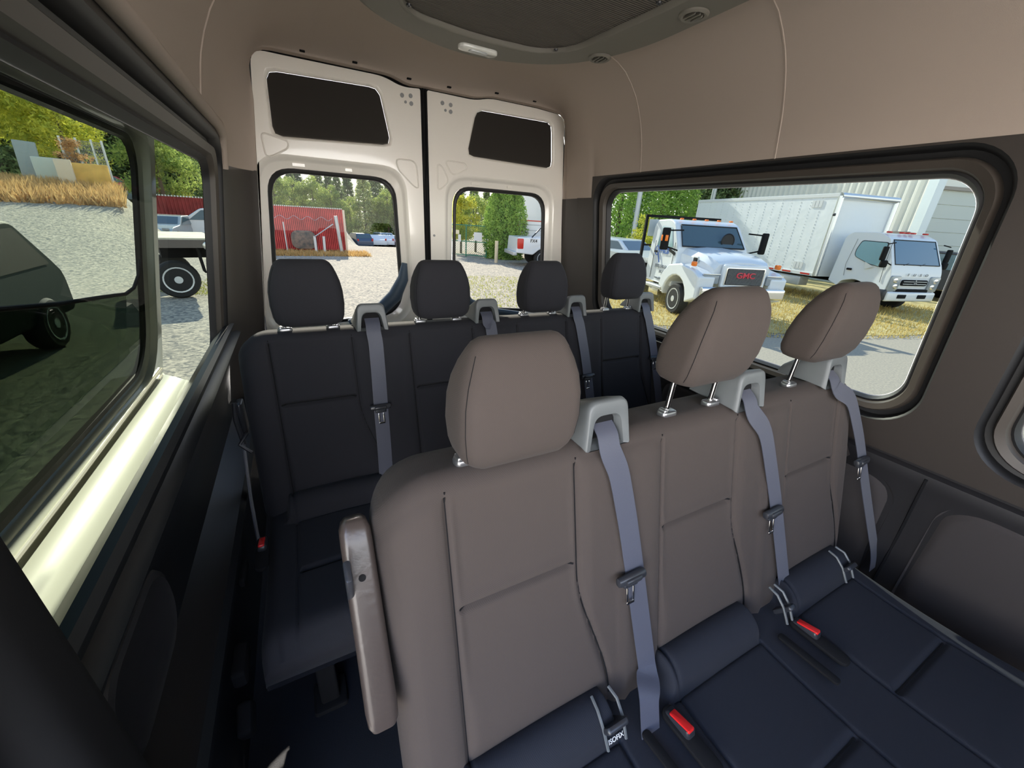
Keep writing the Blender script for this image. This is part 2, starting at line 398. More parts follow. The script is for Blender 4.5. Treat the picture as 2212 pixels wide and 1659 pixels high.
# outer skin and roof so the shell closes from outside; also shades the ground
sk = M()
SKO = [(.90, .23), (.88, .35), (.84, .5), (.76, .64), (.62, .72), (.35, .75), (0, .76)]
so_ = [(XC - a, b) for a, b in SKO] + [(XC + a, b) for a, b in reversed(SKO[:-1])]
sk.loft([[(x, y, z) for x, z in so_] for y in (-1.5, 2.27)], closed=False)
sk.add([(XC + 1.0 , -1.5, -.60), (XC + 1.0, 2.27, -.60), (XC + 1.05, 2.27, -1.6), (XC + 1.05, -1.5, -1.6)], [(0, 1, 2, 3)])
sk.add([(XC - 1.0, .36, -.62), (XC - 1.0, 2.27, -.62), (XC - 1.02, 2.27, -1.6), (XC - 1.02, .36, -1.6)], [(0, 1, 2, 3)])
struct(sk.build('wall_outer', MT['white'], solid=.004))

# ------------------------------------------------------------------ rear doors
def door_panel(outline, holes, tris, wrect, n, label, holesdots, glassx):
    d = struct(thing('door_%d' % n, label, 'door', (0, 0, 0)))
    YD = 2.205
    f = lambda u, v, dd: (u, YD + dd, v)
    wo = rpoly(wrect, [.10, .10, .16, .16] if n == 1 else [.10, .10, .16, .16])
    N = 96
    def grow(pts, g):
        c = Vector((sum(p[0] for p in pts) / len(pts), sum(p[1] for p in pts) / len(pts)))
        xs = [p[0] for p in pts]; ys = [p[1] for p in pts]; hx = (max(xs) - min(xs)) / 2; hy = (max(ys) - min(ys)) / 2
        cx, cy = (max(xs) + min(xs)) / 2, (max(ys) + min(ys)) / 2
        return [(cx + (p[0] - cx) * (1 + g / hx), cy + (p[1] - cy) * (1 + g / hy)) for p in pts]
    W = resample(wo, N)
    big = grow(W, .062)
    m = M(); bh = [resample(rpoly(h, .035), 48) for h in holes]
    bo = [grow(h, .012) for h in bh]
    m.plate(outline, [big] + bo, f, 0, None)
    m.loft([[f(*p, 0) for p in outline], [f(*p, .04) for p in outline]])
    m.loft([[f(*p, dd) for p in grow(W, g)] for g, dd in ((.062, 0), (.056, .002), (.048, .010), (.042, .018), (.036, .022), (.016, .024), (.010, .028), (.006, .04))])
    for a, b in zip(bh, bo): m.loft([[f(*p, dd) for p in q] for q, dd in ((b, 0), (grow(a, .008), .001), (grow(a, .002), .008), (a, .012))])
    for t in tris:
        q = resample(rpoly(t, .03), 40); m.tube([f(*p, .001) for p in q], .0045, 6, closed=True)
    for a, b in (((wrect[0][0] + .12), (wrect[0][0] + .17)), ((wrect[0][0] + .33), (wrect[0][0] + .36))):
        m.box((a, YD + .022, wrect[0][1] + .026), (b - a, .006, .012))
    m.build('panel', MT['paint'], d, ang=50)
    for a in bh:
        b = M(); b.add([f(*p, .013) for p in a], [tuple(range(48))]); b.build('recessed_panel', MT['board'], d)
    g = M(); g.loft([[f(*p, dd) for p in grow(W, gg)] for gg, dd in ((.010, .020), (.006, .014), (-.002, .012), (-.008, .016), (-.009, .034))])
    g.build('gasket', MT['rubber'], d)
    p = M(); p.add([f(*p_, .03) for p_ in W], [tuple(range(N))]); p.build('pane', G_REAR, d, smooth=False)
    for (x, z, r) in holesdots:
        h = M(); h.lathe([(r, -.0035), (r * 1.0, .001), (r * .7, .002), (r * .65, -.001), (0.0005, -.001)], (x, YD, z), 'y', 14)
        h.build('plug', MT['grey'], d)
    return d
dL = rpoly([(-.175, -.5), (-.082, .30), (-.070, .43), (-.055, .568), (.05, .567), (.455, .567), (.535, .540), (.622, .548), (.622, -1.3), (-.20, -1.3)], [0, 0, .05, .11, 0, .04, .04, .01, .02, .02])
door_panel(dL, [[(-.02, .277), (.475, .300), (.432, .520), (-.012, .508)]],
    [[(-.065, .285), (-.06, .185), (.03, .235), (.035, .262), (-.02, .275)], [(.49, .245), (.59, .245), (.60, .12), (.57, .135), (.50, .20)]],
    [(-.058, .150), (.478, .150), (.492, -.52), (-.13, -.56)], 1, 'left rear door, white painted metal with a dark upper board and window',
    [(.535, .508, .009), (.575, .512, .009), (.577, .482, .009), (.55, .484, .006)], 0)
dR = rpoly([(.655, .548), (.90, .546), (.985, .567), (1.26, .566), (1.45, .556), (1.455, .43), (1.50, -.05), (1.55, -.5), (1.57, -1.3), (.655, -1.3)], [.01, .04, .04, 0, .11, .05, 0, 0, .02, .02])
door_panel(dR, [[(.865, .300), (1.395, .290), (1.370, .514), (.915, .510)]],
    [[(.735, .265), (.85, .262), (.865, .235), (.82, .215), (.78, .20)], [(.70, .245), (.725, .235), (.765, .17), (.70, .115)]],
    [(.80, .145), (1.365, .145), (1.41, -.55), (.79, -.50)], 2, 'right rear door, white painted metal with a dark upper board and window',
    [(.73, .508, .009), (.772, .506, .009), (.772, .478, .009), (.745, .480, .006), (.675, -.10, .006)], 0)
st = M(); st.box((.639, 2.25, -.38), (.12, .02, 1.86)); st.box((.639, 2.215, -.38), (.030, .02, 1.86)); st.rbox((.632, 2.2, -.38), (.006, .012, 1.86), .003); st.rbox((.646, 2.2, -.38), (.006, .012, 1.86), .003)
struct(st.build('trim_9', MT['black']))
# padded lining at the window's lower corner, sky reflection painted in as blue
pd = M(); pd.tube([(.50, 2.17, -.24), (.488, 2.17, -.32), (.44, 2.17, -.41), (.34, 2.17, -.50), (.2, 2.17, -.55)], [.014, .028, .036, .034, .024], 10)
LN = mat('padded lining', (.045, .075, .115), .5); struct(pd.build('trim_10', LN))
pd = M(); pd.tube([(.80, 2.17, -.30), (.81, 2.17, -.38), (.87, 2.17, -.46), (1.0, 2.17, -.52), (1.2, 2.17, -.55)], [.012, .02, .024, .022, .018], 10)
struct(pd.build('trim_11', LN))
lc = M(); lc.rbox((1.492, 2.15, .22), (.012, .02, .018), .004)
tag(lc.build('fastener', MT['holder']), 'small dark clip on the edge beside the right rear door', 'clip')
for x in (.13, .33, .56, .75, 1.0, 1.22):
    c = M(); c.rbox((x, 2.165, .583 if x < .5 or x > .95 else .566), (.02, .02, .006), .002)
    tag(c.build('liner_clip', MT['black']), 'small black clip in the ceiling edge, ' + {.13: 'near the left corner of the left rear door', .33: 'over the middle of the left upper board', .56: 'over the four plugs of the left rear door', .75: 'over the plugs of the right rear door', 1.0: 'over the inner end of the right upper board', 1.22: 'nearest the right corner of the rear doors'}[x], 'clip', 'clips above the rear doors')

# ------------------------------------------------------------------ roof console
cn = thing('roof_console', 'grey-brown roof console with a ribbed grille and round air vents', 'air console', (.66, 1.0, .55))
def conring(ins, z):
    p = rpoly([(.19 + ins, .05 + ins), (1.13 - ins, .05 + ins), (1.145 - ins, 1.30 - ins * .3), (1.02 - ins, 1.60 - ins), (.66, 1.745 - ins), (.29 + ins, 1.60 - ins), (.17 + ins, 1.40 - ins * .3)], [.1, .1, .2, .2, .5, .2, .2], 10)
    return [(x, y, z) for x, y in resample(p, 120)]
b = M(); b.loft([conring(-.05, .655), conring(-.02, .62), conring(0, .585), conring(.008, .562), conring(.022, .553)])
gr = resample(rpoly([(.35, .35), (.965, .35), (.985, .99), (.945, 1.43), (.86, 1.515), (.62, 1.535), (.40, 1.50), (.345, 1.40)], [.06, .06, .1, .1, .08, .1, .08, .1], 8), 120)
ou = [(p[0], p[1]) for p in conring(.022, 0)]
def gsc(g): cx, cy = .66, .95; return [(cx + (x - cx) * (1 + g / .3), cy + (y - cy) * (1 + g / .55)) for x, y in gr]
b.plate(ou, [gsc(.012)], lambda u, v, d: (u, v, .553 + d), 0, None)
b.loft([[(x, y, .553) for x, y in gsc(.012)], [(x, y, .549) for x, y in gsc(.006)], [(x, y, .552) for x, y in gsc(.001)], [(x, y, .575) for x, y in gsc(0)]])
b.build('housing', MT['console'], cn, ang=60)
g = M()
ys = [.33 + i * .0085 for i in range(144)]
xs = [.34 + .65 * i / 12 for i in range(13)]
g.plate(gsc(-.003), [], lambda u, v, d: (u, v, .560 + .004 * math.cos(v * 0)), 0, None)
GM = mat('console grille', (.15, .13, .105), .7); nt = GM.node_tree
tcn = nt.nodes.new('ShaderNodeTexCoord'); wv = nt.nodes.new('ShaderNodeTexWave'); wv.bands_direction = 'Y'; wv.inputs['Scale'].default_value = 36; wv.inputs['Distortion'].default_value = 0
bp = nt.nodes.new('ShaderNodeBump'); bp.inputs['Strength'].default_value = 1; bp.inputs['Distance'].default_value = .004
nt.links.new(tcn.outputs['Object'], wv.inputs[0]); nt.links.new(wv.outputs['Fac'], bp.inputs['Height']); nt.links.new(bp.outputs[0], nt.nodes['Principled BSDF'].inputs['Normal'])
cr = nt.nodes.new('ShaderNodeValToRGB'); cr.color_ramp.elements[0].position = .2; cr.color_ramp.elements[0].color = (.055, .048, .038, 1); cr.color_ramp.elements[1].position = .6; cr.color_ramp.elements[1].color = (.17, .148, .12, 1)   # dark slots between the ribs
nt.links.new(wv.outputs['Fac'], cr.inputs[0]); nt.links.new(cr.outputs[0], nt.nodes['Principled BSDF'].inputs['Base Color'])
g.build('grille', GM, cn)
for x, y in ((.385, 1.455), (.90, 1.465), (.95, 1.04)):
    k = M(); k.lathe([(.008, 0), (.007, -.004), (.003, -.004), (.0025, -.001), (.0003, -.001)], (x, y, .5585), 'z', 12); k.build('screw', MT['holder'], cn)
l = M(); l.rbox((.667, 1.612, .549), (.145, .05, .014), .022, n=5, rz=-.02); lo = l.build('lamp_lens', MT['lens'], cn)
l = M(); l.rbox((.667, 1.612, .541), (.07, .026, .004), .012, n=5); l.build('reflector', MT['galv'], lo)
for x, y in ((1.055, 1.415), (1.065, 1.02), (.26, 1.42), (1.06, .6)):
    v = M(); v.lathe([(.040, .004), (.040, -.004), (.034, -.008), (.028, -.006), (.027, .006)], (x, y, .553), 'z', 28)
    vo = v.build('air_vent', MT['console'], cn)
    v = M(); v.lathe([(.027, .004), (.0005, .0041)], (x, y, .553), 'z', 20); v.build('duct', MT['black'], vo)
    v = M()
    for i in (-1, 0, 1): v.rbox((x + i * .014, y, .548), (.003, .048 - abs(i) * .01, .012), .001, ry=.5)
    v.build('louvre', MT['console'], vo)

# ------------------------------------------------------------------ benches
BL = .24
def FY(y0, z): return y0 + BL * (z + .58)
def smooth(t): t = max(0, min(1, t)); return t * t * (3 - 2 * t)
def samples(a, b, fine, step, fstep, w):
    out = [a]; x = a
    while x < b:
        d = min([abs(x - q) for q in fine] + [9]); x += fstep if d < w else min(step, max(fstep, (d - w) * .5)); out.append(min(x, b))
    return out
def bench(root, y0, cs, xl, xr, hi, mc, mp, front=False):
    R = .048; RT = .095; Z0, Z1 = -.93, -.362
    def flare(z): return .07 * smooth((-.60 - z) / .3)
    prof = []                               # (y offset, z, ny, nz, kind)
    zs = samples(Z0, Z1 - .03, [-.58], .014, .003, .022)
    for z in zs: prof.append((FY(0, z), z, -1, 0, 1))
    for i in range(1, 9):
        a = i / 8 * PI / 2; prof.append((FY(0, Z1 - .03) + .03 * (1 - math.cos(a)) + .0072 * math.sin(a), Z1 - .03 + .03 * math.sin(a), -math.cos(a), math.sin(a), 0))
    yb = FY(0, Z1) + .115
    for t in (.25, .5, .75, 1): prof.append((FY(0, Z1) + .035 + (yb - .035 - FY(0, Z1)) * t - .01, Z1 - .012 * t, 0, 1, 0))
    for i in range(1, 7):
        a = i / 6 * PI / 2; prof.append((yb - .012 + .012 * math.sin(a), Z1 - .012 - .03 * (1 - math.cos(a)), math.sin(a), math.cos(a), 0))
    for z in (-.45, -.6, -.75, -.93): prof.append((FY(0, z) + .115 - .01 * (z + .45), z, 1, 0, 0))
    fx = []
    for c in cs: fx += [c - .12, c + .12, c + .14, c + .17]
    xs = sorted(set(samples(xl, xr, fx, .02, .0035, .012) + [xl + R * (1 - math.cos(i / 8 * PI / 2)) for i in range(9)] + [xr - R * (1 - math.cos(i / 8 * PI / 2)) for i in range(9)]))
    def disp(x, z):
        h = 0
        for c in cs:
            a, b = c - .12, c + .12 + flare(z)
            if z < Z1 - .012:
                fade = smooth((Z1 - .012 - z) / .02)
                for q in (a, b): h += -.0085 * math.exp(-((x - q) / .0042) ** 2) * fade
            if a < x < b:
                t = min(x - a, b - x); e = smooth(t / .02)
                h += -.0045 * e * smooth((Z1 - z) / .06)
                h += (-.0125 * math.exp(-((z + .583) / .0055) ** 2) + .004 * math.exp(-((z + .570) / .012) ** 2)) * e
                h += .010 * e * math.exp(-((z + .80) / .09) ** 2)      # lumbar swell
            elif abs(x - c) < .235: h += .006 * smooth((abs(x - c) - .12) / .03)
        return h
    def P(x, k):
        py, pz, ny, nz, kind = prof[k]
        d = min(x - xl, xr - x); s = math.sqrt(max(0, 1 - ((R - d) / R) ** 2)) if d < R else 1
        st_ = RT * (1 - math.sqrt(max(0, 1 - ((RT - d) / RT) ** 2))) if d < RT else 0
        h = disp(x, pz) if kind else 0
        cy = FY(0, pz) + .057
        y = y0 + cy + (py - cy) * (s * .92 + .08) + ny * h
        z = pz - st_ * smooth((pz + .62) / .22)
        return (x, y, z)
    m = M(); m.loft([[P(x, k) for k in range(len(prof))] for x in xs], True, True)
    bo = m.build('backrest', mc, root, ang=80)
    def onback(x, z): return (x, FY(y0, z) - disp(x, z) - .0004, z)
    for c in cs:
        zz = [-.90 + i * .02 for i in range(27)]
        sm = M(); sm.tube([onback(c - .12, z) for z in zz], .0016, 5); sm.build('seam', MT['black'], bo)
        sm = M(); sm.tube([onback(c + .12 + flare(z), z) for z in zz], .0016, 5); sm.build('seam', MT['black'], bo)
        sm = M(); sm.tube([onback(c - .112 + i * .224 / 16, -.583) for i in range(17)], .0022, 5); sm.build('seam', MT['black'], bo)
    # cushion
    ya, yz = y0 - .575, y0 - .035
    fine_y = [y0 - .35, y0 - .125]
    ys = samples(ya, yz, fine_y, .02, .0035, .015)
    fx2 = []
    for c in cs: fx2 += [c - .12, c + .165]
    xs2 = sorted(set(samples(xl + .01, xr + .02, fx2, .02, .0035, .012) + [xl + .01 + .04 * (1 - math.cos(i / 7 * PI / 2)) for i in range(8)] + [xr + .02 - .04 * (1 - math.cos(i / 7 * PI / 2)) for i in range(8)]))
    def top(x, y):
        t = (y - ya) / (yz - ya); z = -.905 - .02 * math.sin(t * PI) - .012 * t
        if y < ya + .06: z -= .06 * (1 - math.sqrt(max(0, 1 - ((ya + .06 - y) / .06) ** 2)))
        d = min(x - (xl + .01), xr + .02 - x)
        if d < .04: z -= .045 * (1 - math.sqrt(max(0, 1 - ((.04 - d) / .04) ** 2)))
        for c in cs:
            for q in (c - .12, c + .165): z -= .009 * math.exp(-((x - q) / .0035) ** 2) * smooth((y - ya) / .03)
            if c - .12 < x < c + .165:
                e = smooth(min(x - c + .12, c + .165 - x) / .015)
                z -= .012 * math.exp(-((y - (y0 - .35)) / .008) ** 2) * e
                z += .005 * e * (1 - ((x - c - .02) / .16) ** 2)
            # the padded roll along the back of each place
            e = smooth((x - (c - .15)) / .02) * smooth((c + .175 - x) / .02)
            u = (y - (y0 - .092)) / .050
            z += e * (.062 * math.sqrt(max(0, 1 - u * u)) if abs(u) < 1 else 0)
            z -= .006 * math.exp(-((y - (y0 - .142)) / .004) ** 2) * e
        return z
    m = M(); nx = len(xs2)
    m.grid(lambda x, y: (x, y, top(x, y)), xs2, ys)
    m.loft([[(x, ya, top(x, ya)) for x in xs2], [(x, ya - .004, top(x, ya) - .015) for x in xs2], [(x, ya + .004, -1.03) for x in xs2], [(x, ya + .03, -1.04) for x in xs2]], closed=False)
    for xx, s in ((xs2[0], -1), (xs2[-1], 1)): m.loft([[(xx, y, top(xx, y)) for y in ys], [(xx, y, -1.04) for y in ys]], closed=False)
    m.add([(xs2[0], ya, -1.04), (xs2[-1], ya, -1.04), (xs2[-1], yz, -1.04), (xs2[0], yz, -1.04)], [(0, 1, 2, 3)])
    co = m.build('cushion', mp, root, ang=70)
    for c in cs:
        for q in (c - .12, c + .165):
            sm = M(); sm.tube([(q, ya + .03 + i * .02, top(q, ya + .03 + i * .02) + .0004) for i in range(20)], .0014, 5); sm.build('seam', MT['black'], co)
        sm = M(); sm.tube([(c - .11 + i * .265 / 16, y0 - .35, top(c - .11 + i * .265 / 16, y0 - .35) + .0006) for i in range(17)], .0022, 5); sm.build('seam', MT['black'], co)
    b = M(); b.rbox(((xl + xr) / 2, y0 - .30, -1.075), (xr - xl - .1, .42, .07), .01); b.build('base_frame', MT['black'], root)
    for x in (xl + .12, xr - .12):
        for y in (y0 - .45, y0 - .12):
            b = M(); b.rbox((x, y, -1.23), (.05, .05, .25), .008); b.rbox((x, y, -1.342), (.09, .09, .02), .01); b.build('leg', MT['black'], root)
    # headrests
    hr_ = [(0, .165, .062), (.003, .182, .080), (.010, .193, .094), (.025, .201, .104), (.060, .208, .108), (.100, .206, .102), (.130, .196, .092), (.155, .180, .078), (.172, .166, .062), (.183, .152, .046), (.190, .134, .028), (.193, .115, .012)]
    for i, c in enumerate(cs):
        zb = hi[i]; yc = FY(y0, -.24)
        m = M(); rings = []
        for h, w, d in hr_:
            up = zb > -.32; yy = yc - .006 - (.20 if up else .02) * (h - .08) * (1 if front else 0); r = min(.026, d * .42)
            pts = []
            for u, v in rr(-w / 2, w / 2, -d / 2, d / 2, r, 7): pts.append((c + .006 + u, yy + v + (.005 * (u / .1) ** 2 if v < 0 else 0), zb + h - (.010 * (1 - (u / .1) ** 2) if h < .01 else 0)))
            rings.append(pts)
        m.loft(rings, True, True); ho = m.build('headrest', mc, root, ang=80)
        for s in (-1, 1):
            sm = M(); sm.tube([rings[q][3 if s < 0 else 12] for q in range(2, 9)], .0007, 5); sm.build('seam', MT['black'], ho)
        for s in (-1, 1):
            x = c + .0 + s * .07
            p = M(); p.tube([(x, y0 + .093, Z1 - .02), (x, y0 + .088, zb + .03)], .0058, 12); p.build('post', MT['chrome'], ho)
            g = M(); g.rbox((x, y0 + .09, Z1 + .001), (.042, .026, .016), .009); g.rbox((x + .012 * s, y0 + .09, Z1 + .008), (.012, .02, .012), .004)
            g.build('post_guide', MT['darksteel'], root)
    return root
def guide_belt(root, y0, px, tongue, mb, strap=True, end=None):
    # px: pixels down the belt; they lie on the slanted face of the backrest, so the belt is a real strip there
    pts = [onp(a, b, (0, 1, -BL), y0 + BL * .58 - .014) for a, b in px]
    xg = pts[0].x; zt = -.362; yf = FY(y0, zt)
    g = M(); o_ = []
    def arch(w0, w1, za, zb_, r): return [(u, v) for u, v in rpoly([(-w0 / 2, za), (w0 / 2, za), (w1 / 2, zb_), (-w1 / 2, zb_)], [.004, .004, r, r], 6)]
    rings = []
    for w0, w1, za, zb_, y, lean in ((.115, .075, 0, .022, .125, 0), (.118, .082, 0, .040, .105, 0), (.116, .085, 0, .066, .055, 0), (.108, .086, -.004, .080, .012, .012), (.104, .084, -.008, .079, .002, .014), (.099, .080, -.008, .075, 0, .014), (.078, .058, -.008, .052, .004, .014), (.074, .054, -.008, .048, .012, .012), (.070, .050, -.006, .044, .05, 0)):
        rings.append([(xg + u, yf - .010 + y + lean * (v / .08), zt + v) for u, v in arch(w0, w1, za, zb_, .018)])
    g.loft(rings, True, True); go = g.build('belt_guide', MT['guide'], root, ang=50)
    s = M(); s.box((xg, yf + .020, zt + .022), (.062, .004, .046)); s.build('slot', MT['black'], go)
    # belt: from the slot over the front edge and down
    path = [Vector((xg + .002, yf + .040, zt + .034)), Vector((xg + .002, yf + .02, zt + .030)), Vector((xg + .002, yf - .002, zt + .014)), Vector((xg, yf - .016, zt - .012))]
    path += pts[1:]
    if end: path += [onp(a, b, (0, 1, 0), c) for a, b, c in end]
    l_ = path[-1]; path += [l_ + Vector((.004, -.014, -.045)), l_ + Vector((.006, -.022, -.085))]
    fine = []
    for a, b in zip(path, path[1:]):
        for k in range(6): fine.append(a.lerp(b, k / 6))
    fine.append(path[-1])
    for _ in range(3): fine = [fine[0]] + [(fine[i - 1] + fine[i] * 2 + fine[i + 1]) / 4 for i in range(1, len(fine) - 1)] + [fine[-1]]
    m = M(); W = .0235; rings = []
    for i, p in enumerate(fine):
        t = (fine[min(i + 1, len(fine) - 1)] - fine[max(i - 1, 0)]).normalized(); wv = Vector((1, 0, 0)); wv = (wv - t * wv.dot(t)).normalized(); nn = wv.cross(t)
        rings.append([p - wv * W + nn * .0008, p + wv * W + nn * .0008, p + wv * W - nn * .0008, p - wv * W - nn * .0008])
    m.loft(rings, True, True); bo = m.build('seat_belt', mb, root, ang=50)
    if tongue:
        c = onp(*tongue, (0, 1, -BL), y0 + BL * .58 - .024)
        rx = -math.atan(BL)
        h = M(); h.rbox(c, (.070, .016, .020), .008, 'x', rx=rx); h.rbox(c + Vector((0, -.006, 0)), (.040, .012, .012), .005, 'x', rx=rx); h.rbox(c + Vector((0, 0, -.014)), (.036, .010, .014), .004, rx=rx)
        to = h.build('tongue', MT['holder'], bo)
        t = M(); z0 = c + Vector((0, -.003, -.022))
        for dx in (-.008, .008): t.rbox(z0 + Vector((dx, -.24 * .014, -.016)), (.004, .0022, .034), .001, rx=rx)
        t.rbox(z0 + Vector((0, -.008, -.034)), (.020, .0022, .006), .001, rx=rx)
        t.build('blade', MT['chrome'], to)
    return go
fb = thing('front_bench', 'nearer three-place bench seat in dark cloth with an armrest on its left end', 'bench seat', (.72, .2, -1.35))
bench(fb, .41, [.268, .723, 1.176], .045, 1.40, [-.345, -.285, -.285], MT['cloth'], MT['pad_shade'], True)
B = MT['belt']
guide_belt(fb, .41, [(1318, 915), (1338, 1020), (1357, 1130), (1372, 1240), (1386, 1350), (1398, 1440)], (1364, 1247), B, end=[(1402, 1500, .285), (1405, 1580, .25)])
guide_belt(fb, .41, [(1628, 850), (1655, 930), (1673, 1060), (1683, 1150), (1694, 1260), (1700, 1310)], (1671, 1106), B, end=[(1710, 1360, .30)])
guide_belt(fb, .41, [(1812, 800), (1840, 860), (1858, 950), (1868, 1040), (1882, 1140), (1888, 1180)], (1862, 996), B)
# armrest folded along the left end
a0, a1 = Vector((.022, .515, -.425)), Vector((.022, .378, -.705))
t = (a1 - a0).normalized(); nn = Vector((0, t.z, -t.y)); 
if nn.y > 0: nn = -nn
am = M(); rings = []; L = (a1 - a0).length
for s, k in ((0, .55), (.006, .8), (.018, .97), (.04, 1), (.2, 1.0), (L - .03, 1.02), (L - .01, .95), (L, .75)):
    rings.append([a0 + t * s + Vector((u * k, 0, 0)) + nn * (v * k) for u, v in rr(-.0225, .0225, -.022, .022, .011, 5)])
am.loft(rings, True, True); ao = am.build('armrest', MT['arm'], fb, ang=60)
sc_ = M(); c = a0 + t * .085 + nn * .0222; sc_.lathe([(.0052, 0), (.0052, -.0008), (.0003, -.0009)], (0, 0, 0), 'y', 14)
q = M(); Rm = nn.to_track_quat('-Y', 'Z').to_matrix(); q.add([c + Rm @ Vector(v) for v in sc_.v], sc_.f); q.build('bolt_hole', MT['black'], ao)
q = M(); q.rbox(a0 + t * .12 - nn * .018 + Vector((-.018, 0, 0)), (.010, .03, .22), .004, rx=math.atan2(-t.y, -t.z) * 1); q.build('armrest_shell', MT['holder'], ao)
# buckles, slots and child-seat tags of the front bench
def buckle(root, x, y, z=-.932, rz=0, l=1):
    s = M(); s.rbox((x, y - .030, z + .012), (.036 * l, .13, .012), .016, rz=rz); so2 = s.build('buckle_slot', MT['black'], root)
    b = M(); b.rbox((x, y, z + .016), (.026 * l, .058, .024), .007, rz=rz, rx=-.25); bo = b.build('buckle', MT['holder'], root)
    r = M(); r.rbox((x - .001, y - .003, z + .0275), (.017 * l, .046, .008), .003, rz=rz, rx=-.25); r.build('release_button', MT['red'], bo)
buckle(fb, .556, .232, -.928, .06); buckle(fb, 1.015, .232, -.928, .06)
for x in (.488, .945):
    s = M(); s.rbox((x, .19, -.917), (.020, .13, .008), .008, rz=.08); s.build('belt_slot', MT['black'], fb)
def isofix(root, x, y0, marked=False, k=1):
    m = M(); m.rbox((x, y0 - .128, -.888), (.052 * k, .012, .060), .008, 'y', rx=.55); o = m.build('anchor_cover', MT['holder'], root)
    for s in (-1, 1): m = M(); m.tube([(x + s * .021 * k, y0 - .085, -.852), (x + s * .024 * k, y0 - .108, -.855), (x + s * .024 * k, y0 - .130, -.876), (x + s * .022 * k, y0 - .150, -.912)], .0032, 6); m.build('rim', MT['guide'], o)
    if marked:
        R_ = Matrix.Rotation(PI / 2 - .55, 3, 'X'); dn = Vector((0, -math.sin(.55), -math.cos(.55))); nr = Vector((0, -math.cos(.55), math.sin(.55)))
        c0 = Vector((x, y0 - .128, -.888)) + nr * .0065
        text('ISOFIX', .0125, c0 + dn * .024 - root.location, R_, MT['whitem'], o, 'marking', .0003)
        q = M(); q.lathe([(.0045, 0), (.0045, .0006), (.0001, .0007)], (0, 0, 0), 'z', 14); q.v = [tuple(c0 + dn * .006 + Vector((v[0], 0, 0)) - dn * v[1] + nr * v[2]) for v in q.v]
        q.build('symbol', MT['whitem'], o)
isofix(fb, .418, .41, True)
isofix(fb, .885 + .11, .41, False, .5)
isofix(fb, 1.30, .41, False, .9)
rb = thing('rear_bench', 'further four-place bench seat in dark shade-coloured cloth against the rear doors', 'bench seat', (.66, 1.1, -1.35))
bench(rb, 1.31, [.006, .438, .872, 1.305], -.205, 1.525, [-.336, -.336, -.336, -.300], MT['cloth_shade'], MT['cloth_shade'])
guide_belt(rb, 1.31, [(805, 700), (812, 740), (818, 810), (823, 880), (830, 960), (836, 1050)], (822, 879), B)
guide_belt(rb, 1.31, [(1054, 680), (1060, 700), (1068, 760), (1074, 830), (1080, 900), (1085, 970)], (1072, 850), B)
guide_belt(rb, 1.31, [(1248, 668), (1253, 700), (1263, 760), (1270, 815), (1277, 880), (1282, 950)], (1270, 812), B)
guide_belt(rb, 1.31, [(1398, 655), (1402, 690), (1410, 740), (1416, 790), (1422, 850), (1426, 900)], (1415, 772), B)
m = M(); m.rbox((.66, 1.26, -1.19), (1.6, .02, .30), .01); m.build('sun_block', MT['black'], rb)  # added plate, stops sun passing under the bench onto the floor
buckle(rb, -.195, 1.06, -.905, 0, .9)
m = M(); m.rbox((-.235, 1.45, -.66), (.02, .06, .11), .01); m.tube([(-.245, 1.43, -.60), (-.250, 1.42, -.66), (-.240, 1.40, -.74)], .008, 8); m.tube([(-.225, 1.40, -.70), (-.25, 1.38, -.73), (-.22, 1.37, -.76)], .006, 8)
m.build('recliner_bracket', MT['holder'], rb)
m = M(); m.loft([[Vector((-.243 + dx, y, z)) for dx, y in ((0, y_ - .020), (.003, y_ - .020), (.003, y_ + .026), (0, y_ + .026))] for y_, z in ((1.41, -.72), (1.36, -.80), (1.30, -.90), (1.27, -1.0), (1.25, -1.1))], True, True)
m.build('side_strap', MT['belt'], rb)
# belt anchor cover beside the front bench, on the right wall
m = M(); m.loft([[(1.50 + a * .0, y, z) for a, y, z in ()] or [(1.455 + u, .50 + .10 * h + v, -.66 + .20 * h) for u, v in rr(-.03 + .012 * h, .10, -.05 + .02 * h, .05 - .02 * h, .012, 4)] for h in (0, .3, .6, .85, .97, 1.03)], True, True)
tag(m.build('wall_fin', MT['trim']), 'dark upright fin on the right wall beside the nearer bench', 'trim cover')
m = M(); m.rbox((-.245, .80, -1.0), (.03, .09, .05), .012, 'x'); m.rbox((-.242, .72, -1.08), (.03, .07, .06), .012, 'x', rx=.4)
tag(m.build('wall_hook', MT['black']), 'dark moulded catch low on the left wall card', 'catch')
m = M(); m.rbox((-.255, 1.06, -.97), (.014, .09, .03), .012, 'x')
tag(m.build('recess_cover', MT['black']), 'small oval black cover on the left wall card', 'cover')

# ------------------------------------------------------------------ sliding door, open and parked outside the left wall
def SD(y, z, d=0): return (-.3604 + .1964 * z - d, y, z)
sd = thing('sliding_door', 'pale sliding door slid back outside the left window', 'door', (-.5, 1.0, -1.5))
hole = rpoly([(.2, -.49), (1.30, -.49), (1.42, -.42), (1.585, -.25), (1.60, .145), (.2, .145)], [.05, .12, .1, .12, .075, .05], 10)
hole = resample(rr(.15, 1.60, -.50, .150, (.05, .13, .085, .05), 10), 120)
outl = resample(rr(.05, 1.692, -1.5, .28, .03, 6), 120)
def hs(g): return [((x - .875) * (1 + g / .72) + .875, (z + .175) * (1 + g / .33) - .175) for x, z in hole]
m = M(); m.plate(outl, [hs(.045)], SD, .0, None)
m.loft([[SD(*p, d) for p in outl] for d in (0, .03)])
m.loft([[SD(*p, d) for p in hs(g)] for g, d in ((.045, 0), (.04, .004), (.034, .016), (.024, .018), (.018, .024), (.010, .03))])
m.build('panel', MT['sill'], sd, ang=50)
